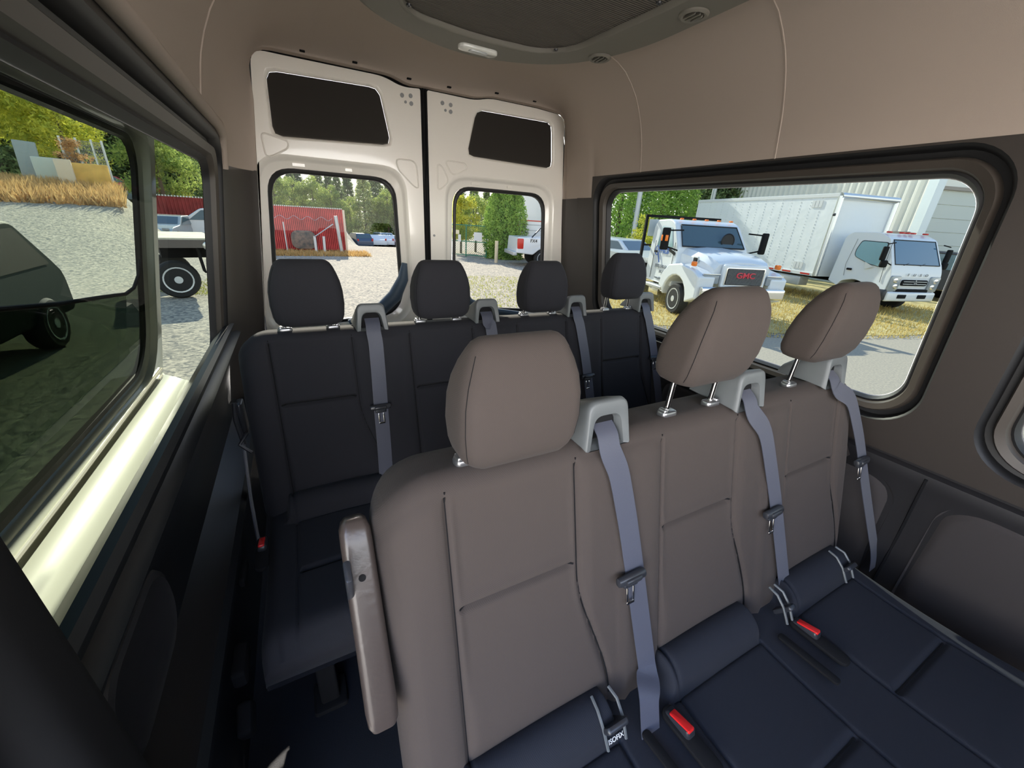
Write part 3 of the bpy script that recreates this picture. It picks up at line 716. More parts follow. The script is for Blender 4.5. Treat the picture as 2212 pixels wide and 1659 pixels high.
m = M(); m.loft([[SD(*p, d) for p in hs(g)] for g, d in ((.012, .026), (.006, .020), (-.006, .022), (-.010, .032))]); m.build('gasket', MT['rubber'], sd)
split = [(.15, -.02), (.8, -.155), (1.07, -.197), (1.30, -.225), (1.45, -.245), (1.52, -.24), (1.57, -.21), (1.592, -.17)]
m = M(); up = [p for p in hs(0)]
m.add([SD(*p, .03) for p in up], [tuple(range(len(up)))]); m.build('pane', glass('door glass', (.93, .97, .93), .05), sd, smooth=False)
lowp = split + [(1.60, -.30), (1.60, -.40), (1.58, -.46), (1.50, -.495), (.15, -.50)]
m = M(); m.add([SD(*p, .022) for p in lowp], [tuple(range(len(lowp)))]); m.build('lower_pane', G_DARK, sd, smooth=False)
m = M(); m.tube([SD(*p, .022) for p in split], .0045, 8); m.build('pane_rail', MT['black'], sd)
m = M(); m.loft([[(x, y, z) for x, z in ((-.472, -.552), (-.466, -.565), (-.44, -.578), (-.39, -.606), (-.384, -.62), (-.40, -1.2))] for y in (.1, .8, 1.3, 1.55, 1.66, 1.685)], closed=False); m.build('lower_panel', MT['sill'], sd)
m = M(); m.tube([SD(.1, -.545, -.004), SD(1.0, -.545, -.004), SD(1.66, -.535, -.004)], .004, 6); m.tube([SD(.1, -.575, -.004), SD(1.0, -.575, -.004), SD(1.66, -.56, -.004)], .003, 6); m.build('bead', MT['paint'], sd)
print('van ok')
# ------------------------------------------------------------------ outside: ground
G0 = -2.0
def hill(x, y):                             # the yard climbs to a bank on the far left
    az = math.degrees(math.atan2(x, max(y, .01))); d = math.hypot(x, y)
    k = smooth((-12.6 - az) / 2.2) if y > 0 else 0
    q = smooth((az - 5.9) / .8) * smooth((17 - az) / 3) if y > 0 else 0
    return 2.25 * smooth((d - 13) / 17) * k - 1.85 * smooth((d - 26) / 20) * q
gm = M(); us = [-160, -110, -70] + [-50 + i * 1.25 for i in range(65)] + [35, 50, 80, 160]; vs = [-30, -10, 0, 5] + [8 + i * 1.25 for i in range(38)] + [60, 75, 100, 140, 260]
gm.grid(lambda x, y: (x, y, G0 + hill(x, y)), us, vs)
GR = mat('gravel', (.55, .475, .365), .95, bump=1, bscale=14, col2=(.13, .13, .125), vscale=9, bdist=.03, detail=8)
nt = GR.node_tree; vo = nt.nodes.new('ShaderNodeTexVoronoi'); vo.inputs['Scale'].default_value = 22; tcg = [n for n in nt.nodes if n.type == 'TEX_COORD'][0]
nt.links.new(tcg.outputs['Object'], vo.inputs['Vector']); ra = [n for n in nt.nodes if n.type == 'VALTORGB'][0]; nz = ra.inputs['Fac'].links[0].from_socket
mx = nt.nodes.new('ShaderNodeMix'); mx.inputs[0].default_value = .5; nt.links.new(nz, mx.inputs[2]); nt.links.new(vo.outputs['Color'], mx.inputs[3]); nt.links.new(mx.outputs[0], ra.inputs['Fac'])
ra.color_ramp.elements[0].position = .25; ra.color_ramp.elements[1].position = .72
struct(gm.build('ground', GR))
ASP = mat('asphalt', (.47, .40, .305), .9, bump=.6, bscale=60, col2=(.34, .30, .24), vscale=30, bdist=.006, detail=8)
a = M(); ap = rpoly([(1.9, -8), (1.9, 4.4), (5.2, 5.0), (7.0, 5.45), (8.2, 4.75), (9.6, 4.05), (12.4, 3.25), (24, 1.0), (24, -8)], [0, .5, .5, .5, .6, .5, .6, 0, 0])
a.plate(ap, [], lambda u, v, d: (u, v, G0 + .012), 0, None); struct(a.build('path', ASP))
DRY = mat('dry grass', (.70, .56, .20), .9, col2=(.50, .36, .12), vscale=14)
GREENG = mat('green grass', (.30, .34, .08), .9, col2=(.16, .22, .06), vscale=10)
rnd = random.Random(3)
def thin(m, w=.45):                          # thin leaves and blades let light through
    nt = m.node_tree; b = nt.nodes['Principled BSDF']; out = [n for n in nt.nodes if n.type == 'OUTPUT_MATERIAL'][0]
    t = nt.nodes.new('ShaderNodeBsdfTranslucent'); x = nt.nodes.new('ShaderNodeMixShader'); x.inputs[0].default_value = w
    if b.inputs['Base Color'].links: nt.links.new(b.inputs['Base Color'].links[0].from_socket, t.inputs[0])
    nt.links.new(b.outputs[0], x.inputs[1]); nt.links.new(t.outputs[0], x.inputs[2]); nt.links.new(x.outputs[0], out.inputs[0]); return m
def blades(name, poly_test, bbox, n, h, w, m, label, seed=1):
    r = random.Random(seed); q = M(); c = 0
    while c < n:
        x, y = r.uniform(bbox[0], bbox[1]), r.uniform(bbox[2], bbox[3])
        if not poly_test(x, y): continue
        c += 1; z = G0 + hill(x, y); a = r.uniform(0, 2 * PI); hh = h * r.uniform(.5, 1.3); ww = w * r.uniform(.6, 1.3)
        dx, dy = math.cos(a) * ww, math.sin(a) * ww; lx, ly = r.uniform(-.6, .6) * hh, r.uniform(-.6, .6) * hh
        q.add([(x - dx, y - dy, z), (x + dx, y + dy, z), (x + lx, y + ly, z + hh)], [(0, 1, 2)])
    return tag(q.build(name, thin(m, .35), smooth=False, recalc=False), label, 'grass', kind='stuff')
base = M(); gp = [(7.6, 5.7), (9.0, 4.85), (10.4, 4.2), (12.4, 3.6), (22, 1.9), (26, 12), (14, 18), (6.2, 9.5), (5.6, 7.0)]
base.plate(rpoly(gp, .5), [], lambda u, v, d: (u, v, G0 + .008), 0, None); struct(base.build('ground', mat('straw ground', (.66, .54, .24), .95, col2=(.46, .36, .15), vscale=5, bump=1, bscale=30, bdist=.02)))
inside = lambda x, y: (x * .30 + y) > 7.05 - .0 and (x * .33 + y) > 7.3 + .15 * math.sin(x * 5) and y < 10 and x < 20 - .2 * y and x > 6
blades('dry_grass', inside, (6, 20, 1.5, 10), 16000, .10, .012, DRY, 'yellow dry grass strip around the parked white trucks')
blades('weeds', lambda x, y: math.hypot(x - 5.9, y - 11.5) < 2.4 or math.hypot(x - 4.4, y - 9.2) < 1.0, (3, 9, 8, 14), 3500, .05, .01, mat('weed', (.55, .52, .12), .9, col2=(.32, .36, .08), vscale=6), 'patchy yellow-green weeds on the gravel behind the van', 5)
blades('dry_grass', lambda x, y: True, (-1.3, 3.2, 20.6, 22.6), 3500, .16, .02, mat('orange grass', (.75, .52, .22), .9, col2=(.5, .3, .1), vscale=4), 'orange dry grass at the foot of the red container', 6)
blades('dry_grass', lambda x, y: -24 < math.degrees(math.atan2(x, y)) < -14.5 and 24 < math.hypot(x, y) < 31 + 0 * x, (-14, -6, 20, 32), 6000, .42, .04, mat('straw', (.78, .52, .24), .9, col2=(.5, .32, .14), vscale=2), 'tall orange dry grass on the far left bank', 7)
blades('weeds', lambda x, y: math.hypot(x + 2.0, y - 12.6) < 1.2, (-5, 0, 10, 15), 900, .07, .012, mat('weed2', (.45, .44, .12), .9, col2=(.3, .33, .1), vscale=6), 'small green weeds behind the flatbed wheel', 8)

# ------------------------------------------------------------------ trees
LEAF = {}
def leafmat(n, c, c2): LEAF[n] = thin(mat(n, c, .8, col2=c2, vscale=2.2, spec=.2)); return LEAF[n]
leafmat('conifer', (.34, .42, .17), (.10, .16, .07)); leafmat('broad', (.55, .62, .18), (.22, .32, .09)); leafmat('yellowgreen', (.72, .66, .10), (.36, .42, .07)); leafmat('arbor', (.42, .60, .13), (.18, .32, .07)); leafmat('dark', (.16, .24, .12), (.06, .11, .06)); leafmat('brown', (.62, .38, .18), (.35, .2, .1))
BARK = mat('bark', (.16, .12, .09), .95)
def leaves(q, c, R, n, s, r, shell=.55, flat=1):
    for _ in range(n):
        d = Vector((r.gauss(0, 1), r.gauss(0, 1), r.gauss(0, 1))).normalized(); k = r.uniform(shell, 1)
        p = Vector((c[0] + d.x * R[0] * k, c[1] + d.y * R[1] * k, c[2] + d.z * R[2] * k))
        a = Vector((r.gauss(0, 1), r.gauss(0, 1), r.gauss(0, 1) * flat)).normalized(); b = a.cross(d + Vector((.01, 0, 0))).normalized(); z = s * r.uniform(.6, 1.4)
        q.v += [tuple(p - a * z), tuple(p + a * z * .3 + b * z * .7), tuple(p + a * z)]; k = len(q.v); q.f.append((k - 3, k - 2, k - 1))
def tree_mesh(kind, h, seed, lm, n=2600):
    n = int(n * 1.9)
    r = random.Random(seed); q = M()
    if kind == 'conifer':
        L = int(h * 2.2); 
        for i in range(L):
            t = i / L; z = h * (.10 + .9 * t); R = h * .30 * (1 - t) ** .75 + .08; k = max(5, int(11 * (1 - t)) + 3)
            for j in range(k):
                a = 2 * PI * (j / k) + r.uniform(-.3, .3); rr_ = R * r.uniform(.55, 1)
                leaves(q, (math.cos(a) * rr_ * .6, math.sin(a) * rr_ * .6, z - rr_ * .2), (rr_ * .5, rr_ * .5, h * .035 + .1), max(6, n // (L * k)), h * .014 + .03, r, .1)
    elif kind == 'column':
        for i in range(26):
            t = i / 26; z = h * t + .1; R = h * .19 * (math.sin(PI * min(1, (t * .85 + .2))) ** .7)
            leaves(q, (r.uniform(-.05, .05), r.uniform(-.05, .05), z), (R, R, h * .06), n // 26, h * .014 + .02, r, .75)
    else:
        for i in range(24):
            a = r.uniform(0, 2 * PI); t = r.random(); R = h * .30 * math.sqrt(r.random()) * math.sin(PI * (.25 + .65 * t)); z = h * (.28 + .62 * t); s = h * r.uniform(.09, .16)
            leaves(q, (math.cos(a) * R, math.sin(a) * R, z), (s, s, s * .8), n // 24, h * .014 + .03, r, .5)
    tk = M(); tk.tube([(0, 0, -.3), (.03 * h * .1, 0, h * .4), (0, 0, h * .82)], [h * .022, h * .016, h * .004], 7)
    return q, tk
def tree(name, kind, h, seed, lm, x, y, label, group, n=2600, cat='tree'):
    t = thing(name, label, cat, (x, y, G0 + hill(x, y)), 0, group); LOCAL.add(t.name)
    a, b = tree_mesh(kind, h, seed, lm, n)
    a.build('foliage', LEAF[lm], t, smooth=False, recalc=False); b.build('trunk', BARK, t)
    return t
def copy_tree(o, parent=None):
    c = o.copy(); COL.objects.link(c); c.parent = parent
    for ch in list(o.children): copy_tree(ch, c)
    return c
def plant(src, x, y, s, rz, label, group=None):
    c = copy_tree(src); c.location = (x, y, G0 + hill(x, y)); c.scale = (s, s, s); c.rotation_euler = (0, 0, rz); c['label'] = label
    if group: c['group'] = group
    return c
def pol(az, d): a = math.radians(az); return d * math.sin(a), d * math.cos(a)
x, y = pol(4.5, 70); C1 = tree('conifer_tree', 'conifer', 7.6, 11, 'conifer', x, y, 'conifer in the distant tree line behind the yard', 'conifers of the distant tree line', 3800)
x, y = pol(8.4, 60); leafmat('pale', (.66, .70, .34), (.26, .34, .12)); C2 = tree('conifer_tree', 'conifer', 9.4, 12, 'pale', x, y, 'bright green conifer standing out of the tree line above the parked cars', None, 4200)
x, y = pol(2.6, 60); B1 = tree('broadleaf_tree', 'round', 6.0, 13, 'broad', x, y, 'light green broadleaf tree in the tree line over the red container', None, 3800)
D1 = tree('dark_tree', 'conifer', 9.0, 14, 'dark', *pol(1.2, 84), 'dark fir behind the red container', None, 3800)
r = random.Random(5)
for az, d, s, k in ((-4, 72, 1.0, 0), (-2.6, 66, .95, 0), (-1.2, 72, 1.05, 0), (.4, 76, .92, 0), (3.4, 78, 1.06, 0), (5.4, 66, .82, 0), (6.6, 76, .9, 0), (9.9, 70, .95, 0), (11.4, 70, .80, 0), (12.6, 66, .72, 0), (14, 70, .85, 0), (16.5, 74, .9, 0), (19, 70, .9, 0), (20.5, 66, .86, 0), (22.3, 72, .98, 0), (24, 76, .9, 0), (33, 60, .9, 0), (36, 60, 1.0, 0), (39, 60, .9, 0)):
    x, y = pol(az, d); plant(C1, x, y, s * (1.5 if 5.9 < az < 17 else 1.15), r.uniform(0, 6), 'conifer in the distant tree line behind the yard', 'conifers of the distant tree line')
for az, d, s in ((-1.4, 58, .85), (.6, 60, .78), (4.6, 62, .72), (11.2, 60, .62), (6.6, 60, .50), (9.6, 61, .5), (12.6, 60, .55), (-3, 60, .9), (15, 56, .8)):
    x, y = pol(az, d); plant(B1, x, y, s * (1.9 if 5.9 < az < 17 else 1.2), r.uniform(0, 6), 'green broadleaf tree in the tree line behind the yard', 'broadleaf trees behind the yard')
# left side: tall trees over the bank
Lt = tree('conifer_tree', 'conifer', 13, 21, 'conifer', *pol(-10.8, 50), 'tall dark conifer in the left tree line', 'tall conifers on the left', 5200)
for az, d, s in ((-8.6, 52, 1.0), (-9.8, 46, .8), (-12.2, 48, 1.05), (-13.6, 50, .95), (-14.8, 54, 1.1), (-16, 48, .9), (-17.2, 54, 1.1), (-18.6, 50, 1.05), (-20, 52, 1.0), (-21.6, 48, .95), (-23, 52, 1.1), (-25, 50, 1.1), (-7, 56, .9), (-11.4, 60, 1.3), (-15.6, 62, 1.35), (-19.2, 62, 1.3), (-22.4, 62, 1.3)):
    x, y = pol(az, d); plant(Lt, x, y, s, r.uniform(0, 6), 'tall dark conifer in the left tree line', 'tall conifers on the left')
tree('broadleaf_tree', 'round', 7.4, 22, 'yellowgreen', *pol(-18.9, 34), 'yellow-green leafy tree over the fence panels on the left bank', None, 5200)
tree('broadleaf_tree', 'round', 5.0, 23, 'yellowgreen', *pol(-17.4, 33), 'smaller yellow-green tree beside the dead shrub', None, 3000)
tree('broadleaf_tree', 'round', 7.6, 24, 'broad', *pol(-11.4, 40.5), 'bright green leafy tree above the left end of the red container', None, 3800)
tree('dead_shrub', 'round', 2.2, 25, 'brown', *pol(-16.9, 29.5), 'brown dead shrub in front of the wire fence on the bank', None, 900, 'shrub')
# hedge and trees seen past the right rear door
A1 = tree('arborvitae', 'column', 3.55, 31, 'arbor', *pol(25.1, 22.6), 'green columnar evergreen beside the gate, leftmost of its row', 'evergreens beside the gate', 4200)
for az, d, s, lb in ((26.5, 22.4, 1.06, 'green columnar evergreen in the middle of the three beside the gate'), (28.0, 22.6, 1.03, 'green columnar evergreen nearest the white pickup')):
    x, y = pol(az, d); plant(A1, x, y, s, az, lb, 'evergreens beside the gate')
tree('broadleaf_tree', 'round', 3.3, 33, 'yellowgreen', *pol(20.6, 25), 'yellow-green leafy bush behind the chain-link gate', None, 2600)
tree('broadleaf_tree', 'round', 3.6, 34, 'broad', *pol(22.6, 26.5), 'green bush behind the chain-link gate beside the evergreens', None, 2200)
# trees past the right window
A2 = tree('arborvitae', 'column', 6.2, 35, 'arbor', *pol(46.6, 24), 'tall narrow evergreen behind the tow truck cab, beside the tower', None, 3600)
x, y = pol(48.6, 25); plant(A2, x, y, 1.02, 1, 'second tall narrow evergreen, just right of the first behind the tow truck')
x, y = pol(41.6, 24); c = plant(A2, x, y, 1.15, 2, 'dark evergreen at the left end of the side window')
tree('broadleaf_tree', 'round', 2.6, 37, 'yellowgreen', *pol(45.5, 19), 'yellow-green bush behind the tow truck cab', None, 1500)
for az, d, s in ((51.5, 32, 1.0), (53.6, 33, 1.1), (55.5, 34, 1.0), (44, 34, .9)):
    x, y = pol(az, d); plant(Lt, x, y, s * .75, az, 'dark conifer behind the box truck', 'conifers behind the box truck')

# ------------------------------------------------------------------ red container, posts, gate, tower, building
RED = mat('red painted steel', (.55, .055, .05), .6, var=.25, vscale=2)
ct = thing('shipping_container', 'rusty red container with a pale scalloped top edge, seen through the left rear door', 'container', (.4, 23.4, G0))
m = M(); n = 190; x0, x1 = -1.6, 2.36
m.loft([[(x0 + (x1 - x0) * i / n, 23.0 + (.07 if (i // 2) % 2 else 0), z) for i in range(n + 1)] for z in (G0 + .08, G0 + 2.02)], closed=False)
m.loft([[(x, y, z) for x, y in ((x1, 23.0), (x1, 25.3), (x0, 25.3), (x0, 23.0))] for z in (G0 + .08, G0 + 2.02)])
m.add([(x0, 23, G0 + 2.02), (x1, 23, G0 + 2.02), (x1, 25.3, G0 + 2.02), (x0, 25.3, G0 + 2.02)], [(0, 1, 2, 3)])
m.build('body', RED, ct, smooth=False)
m = M()
for i in range(0, 49): m.box((x0 + .04 + i * .08, 23.0, G0 + 2.045), (.045, .05, .05))
m.build('top_edge', MT['whitem'], ct, smooth=False)
m = M(); m.box((x1 + .01, 23.0, G0 + 1.03), (.10, .10, 1.95)); m.build('corner_post', mat('tan', (.75, .62, .48), .7), ct)
c2_ = thing('shipping_container', 'dark red container with a scalloped top, behind the flatbed in the left window', 'container', (-5.5, 37, G0))
m = M(); m.loft([[(-8.0 + 4.6 * i / 90, 36.0 + (.05 if (i // 2) % 2 else 0), z) for i in range(91)] for z in (G0, G0 + 2.22)], closed=False); m.box((-5.7, 37.2, G0 + 1.1), (4.6, 2.2, 2.2)); m.build('body', mat('dark red steel', (.30, .035, .035), .6, var=.2, vscale=2), c2_, smooth=False)
m = M()
for i in range(29): m.box((-7.95 + i * .16, 36.0, G0 + 2.26), (.09, .06, .09))
m.build('top_edge', MT['whitem'], c2_, smooth=False)
m = M(); m.rbox((.42, 22.9, G0 + .55), (1.1, .12, .85), .3, 'y'); tag(m.build('panel_stack', mat('stack', (.30, .22, .17), .9, col2=(.12, .12, .11), vscale=6)), 'dark rounded sheet leaning against the red container', 'panel')
def post(nm, lb, cat, x, y, h, rad, m, lean=(0, 0)):
    q = M(); z = G0 + hill(x, y); q.tube([(x, y, z - .02), (x + lean[0], y + lean[1], z + h)], rad, 10); return tag(q.build(nm, m), lb, cat)
post('fence_pole', 'thin grey pole in front of the red container wall', 'pole', -.35, 22.2, 1.35, .03, MT['galv'])
post('leaning_post', 'tall pale grey post leaning at the container corner', 'post', 2.02, 22.0, 1.72, .08, MT['galv'], (-.12, 0))
post('bollard', 'short white post before the container, left of the pair', 'post', .88, 22.1, .78, .06, MT['whitem'])
post('bollard', 'short white post before the container, right of the pair', 'post', 1.25, 22.1, .78, .06, MT['whitem'], (.03, 0))
q = M(); q.tube([(.88, 22.05, G0 + .75), (1.75, 22.0, G0 + 1.35)], .025, 8); tag(q.build('brace_bar', MT['galv']), 'slanting grey bar between the short posts and the leaning post', 'bar')
q = M(); 
for i in range(40): a = i * .8; q.tube([(-1.2 + i * .075, 22.6 + .12 * math.cos(a), G0 + 1.55 + .08 * math.sin(a)), (-1.2 + (i + 1) * .075, 22.6 + .12 * math.cos(a + .8), G0 + 1.55 + .08 * math.sin(a + .8))], .009, 4)
tag(q.build('razor_wire', MT['galv']), 'coiled wire strung in front of the red container', 'wire')
x, y = pol(25.5, 20.3); post('wooden_post', 'pale wooden post beside the evergreens and the gate', 'post', x, y, 1.02, .085, mat('post wood', (.74, .62, .42), .9))
# chain-link gate
gt = thing('chain_link_gate', 'green chain-link gate with notices wired to it, left of the evergreens', 'gate', (*pol(21.7, 23), G0))
GREENP = mat('green fence paint', (.05, .22, .13), .5)
ga, gb = Vector((*pol(18.6, 23.2), 0)), Vector((*pol(24.1, 22.4), 0)); gd = (gb - ga).normalized(); gl = (gb - ga).length
m = M()
for s in (0, .5, 1):
    p = ga + gd * gl * s; m.tube([(p.x, p.y, G0), (p.x, p.y, G0 + 1.66)], .035, 8)
for z in (.1, .8, 1.62): m.tube([(ga.x, ga.y, G0 + z), (gb.x, gb.y, G0 + z)], .025, 6)
m.build('gate_frame', GREENP, gt)
m = M(); k = int(gl / .12)
for i in range(-13, k):
    for sgn in (0, 1):
        s0, s1 = i * .12, i * .12 + 1.5; z0, z1 = .1, 1.6
        c0, c1 = max(s0, 0), min(s1, gl)
        if c1 <= c0: continue
        za, zb = z0 + (c0 - s0), z0 + (c1 - s0)
        if sgn: za, zb = 1.7 - za, 1.7 - zb
        p, q_ = ga + gd * c0, ga + gd * c1; m.tube([(p.x, p.y, G0 + za), (q_.x, q_.y, G0 + zb)], .006, 3, cap=False)
m.build('wire_mesh', GREENP, gt, smooth=False)
for s, z, w, h, mm in ((.27, 1.25, .24, .20, mat('cream sign', (.8, .72, .5), .6)), (.33, .95, .16, .36, MT['whitem']), (.78, 1.08, .46, .42, MT['whitem'])):
    p = ga + gd * gl * s; m = M(); m.box((p.x, p.y - .05, G0 + z), (w, .012, h), rz=math.atan2(gd.y, gd.x)); o = m.build('notice', mm, gt)
# steel tower and pole behind the trucks
tw = thing('lattice_tower', 'white steel lattice tower behind the tow truck', 'tower', (*pol(44.9, 30), G0)); m = M(); cx, cy = pol(44.9, 30)
for sx in (-.6, .6):
    for sy in (-.6, .6): m.box((cx + sx, cy + sy, G0 + 4), (.09, .09, 8))
for i in range(8):
    for (ax, ay, bx, by) in ((-.6, -.6, .6, -.6), (-.6, -.6, -.6, .6)):
        m.tube([(cx + ax, cy + ay, G0 + i), (cx + bx, cy + by, G0 + i + 1)], .035, 5); m.tube([(cx + bx, cy + by, G0 + i), (cx + ax, cy + ay, G0 + i + 1)], .035, 5)
m.build('frame', MT['galv'], tw, smooth=False)
post('utility_pole', 'pale grey steel pole left of the lattice tower', 'pole', *pol(43.7, 22), 6.5, .12, MT['galv'])
post('utility_pole', 'white steel pole rising behind the front of the box truck roof', 'pole', *pol(52.2, 28), 6.5, .12, MT['galv'])
# corrugated building
F = Vector((-.342, -.94, 0)).normalized(); RT_ = Vector((F.y, -F.x, 0)); LFT = -RT_
cor = Vector((22.3, 7.5, 0))
bd = thing('metal_building', 'pale corrugated metal building with a roll-up door, behind the box truck', 'building', (cor.x, cor.y, G0))
CORR = mat('corrugated sheet', (.82, .80, .72), .5)
m = M(); n = 150; L = 14.0
def at(s, o, z): p = cor - F * s + RT_ * o; return (p.x, p.y, G0 + z)
rows = []
for z in (2.45, 7.5): rows.append([at(L * i / n, (0, .0, .09, .09)[i % 4], z) for i in range(n + 1)])
m.loft(rows, closed=False); m.build('corrugated_wall', CORR, bd, smooth=False)
m = M(); m.add([at(0, -.02, 0), at(L, -.02, 0), at(L, -.02, 2.45), at(0, -.02, 2.45)], [(0, 1, 2, 3)])
m.build('lower_wall', mat('pale wall', (.62, .63, .60), .8), bd, smooth=False)
m = M(); c = cor - F * 1.2; m.box((c.x + RT_.x * .15, c.y + RT_.y * .15, G0 + 2.36), (.25, 2.2, .16), rz=math.atan2(-F.y, -F.x) - PI / 2); m.build('sill_beam', mat('beam', (.25, .22, .2), .8), bd)
m = M(); m.box((cor.x, cor.y, G0 + 3.75), (.35, .35, 7.5), rz=math.atan2(RT_.y, RT_.x)); m.build('corner_flashing', mat('flashing', (.80, .86, .88), .4), bd)
FW = mat('roller door sheet', (.60, .63, .58), .6); 
def bt(s, o, z): p = cor + LFT * s + F * o; return (p.x, p.y, G0 + z)
m = M(); m.loft([[bt(s, 0, z) for s in (0, 9)] for z in (0, 7.5)], closed=False); m.build('front_wall', CORR, bd, smooth=False)
m = M(); zz = 0
rows = []
for i in range(8): rows += [[bt(.35, .03, i * .5), bt(6, .03, i * .5)], [bt(.35, .03, i * .5 + .465), bt(6, .03, i * .5 + .465)], [bt(.35, -.005, i * .5 + .48), bt(6, -.005, i * .5 + .48)]]
m.loft(rows, closed=False); m.build('roll_up_door', FW, bd, smooth=False)
m = M(); m.box((bt(3, .06, 4.06)), (6, .14, .12), rz=math.atan2(LFT.y, LFT.x)); m.build('door_header', mat('header', (.35, .31, .27), .7), bd)

# ------------------------------------------------------------------ vehicles
def wheel(parent, x, y, r, w=.24, hub='steel', inner=False):
    m = M(); m.lathe([(r * .60, -w / 2), (r * .9, -w / 2), (r * .98, -w / 2 + .03), (r, -w * .2), (r, w * .2), (r * .98, w / 2 - .03), (r * .9, w / 2), (r * .60, w / 2)], (x, y, r), 'y', 28)
    o = m.build('wheel', MT['tyre'], parent)
    s = -1 if y < 0 else 1
    m = M(); m.lathe([(r * .68, 0), (r * .68, s * w * .52), (r * .61, s * w * .5), (r * .5, s * w * .22), (r * .2, s * w * .30), (r * .19, s * w * .52), (.001, s * w * .53)], (x, y, r), 'y', 24)
    for k in range(8): a = k * PI / 4; m.lathe([(r * .055, 0), (r * .055, s * w * .12), (.001, s * w * .13)], (x + math.cos(a) * r * .36, y + s * w * .24, r + math.sin(a) * r * .36), 'y', 8)
    m.build('rim', MT['rimpaint' if hub in ('chrome', 'galv', 'steel') else hub], o); return o
def body(prof, hw, m=None, flip=1):
    m = m or M(); P = [(x, z) for x, z in prof]
    r0 = [(x, -hw(z, x), z) for x, z in P]; r1 = [(x, hw(z, x), z) for x, z in P]
    m.loft([r0, [(p[0], p[1] * .5, p[2]) for p in r0], [(p[0], p[1] * .5, p[2]) for p in r1], r1], True, True); return m
def sidewin(poly, hw, o=.012, sides=(-1, 1)):
    m = M()
    for s in sides: m.add([(x, s * (hw(z, x) + o), z) for x, z in rpoly(poly, .04, 4)], [tuple(range(len(poly) * 5))])
    return m
def arch(cx, r, z0, n=10): return [(cx + r * math.cos(a), r * .98 * math.sin(a) + z0) for a in [PI * i / n for i in range(n + 1)]]
def vroot(name, label, cat, x, y, rz, z=None, group=None):
    t = thing(name, label, cat, (x, y, G0 if z is None else z), rz, group); LOCAL.add(t.name); return t
PSIDE = Matrix.Rotation(PI / 2, 3, 'X')                      # text on the right-hand (-y) side
PFRONT = Matrix.Rotation(PI / 2, 3, 'Z') @ Matrix.Rotation(PI / 2, 3, 'X')   # text on the front (+x)
TH = math.atan2(-.94, -.342)
W_ = MT['white']
# --- tow truck
t = vroot('tow_truck', 'white tow truck with a black front grille and a dark rack behind its cab', 'truck', 9.35, 6.61, TH)
chw = lambda z, x=0: .98 - .10 * max(0, z - 1.5)
cabp = rpoly([(-.42, .62), (-.42, 1.58), (-.88, 2.16), (-1.15, 2.26), (-1.85, 2.24), (-1.98, 2.1), (-2.0, .62)], [0, .06, .08, .1, .08, .08, 0], 3)
body(cabp, chw).build('cab', W_, t, bevel=.03)
m = M()
HS = [(-.50, .84, 1.62, 1.02), (0, .82, 1.58, 1.0), (.5, .78, 1.50, .98), (.78, .74, 1.42, .95), (.86, .70, 1.36, .9)]
m.loft([[(x, -w, zb), (x, -w, zt - .16), (x, -w + .10, zt - .03), (x, -.2, zt + .02), (x, .2, zt + .02), (x, w - .10, zt - .03), (x, w, zt - .16), (x, w, zb)] for x, w, zt, zb in HS], True, True)
m.build('hood', W_, t, ang=30)
fp = [(-.95, .55), (-.93, .78), (-.80, 1.02), (-.5, 1.22), (.1, 1.28), (.6, 1.22), (.93, 1.08), (.96, .70), (.60, .62)] 
for s in (-1, 1):
    m = M(); ar = [(.56 * math.cos(a), .40 + .56 * math.sin(a)) for a in [PI * i / 10 for i in range(11)]]
    pr = [(.96, .55), (.98, 1.05), (.70, 1.17), (.1, 1.26), (-.45, 1.18), (-.72, .95), (-.82, .62), (-.62, .55)] + [(-x, z) for x, z in ar]
    m.prism([(x, s * .70, z) for x, z in pr], (0, s * .42, 0)); m.build('fender', W_, t, bevel=.05, seg=3)
m = M(); m.rbox((.93, 0, 1.08), (.10, 1.10, .52), .05, 'x'); g_ = m.build('grille_surround', W_, t)
m = M(); m.rbox((.975, 0, 1.08), (.03, .98, .42), .04, 'x'); m.build('grille_rim', MT['chrome'], g_)
m = M(); m.rbox((.985, 0, 1.08), (.03, .92, .36), .02, 'x'); gm_ = m.build('grille', MT['black'], t)
m = M()
for i in range(12):
    m.box((1.001, 0, .93 + i * .028), (.006, .90, .006))
for i in range(30): m.box((1.001, -.435 + i * .03, 1.08), (.006, .005, .34))
m.build('grille_mesh', MT['grey'], gm_, smooth=False)
text('GMC', .17, (1.01, 0, 1.06), PFRONT, mat('red badge', (.75, .05, .08), .3), t, 'badge', .012, sx=1.25)
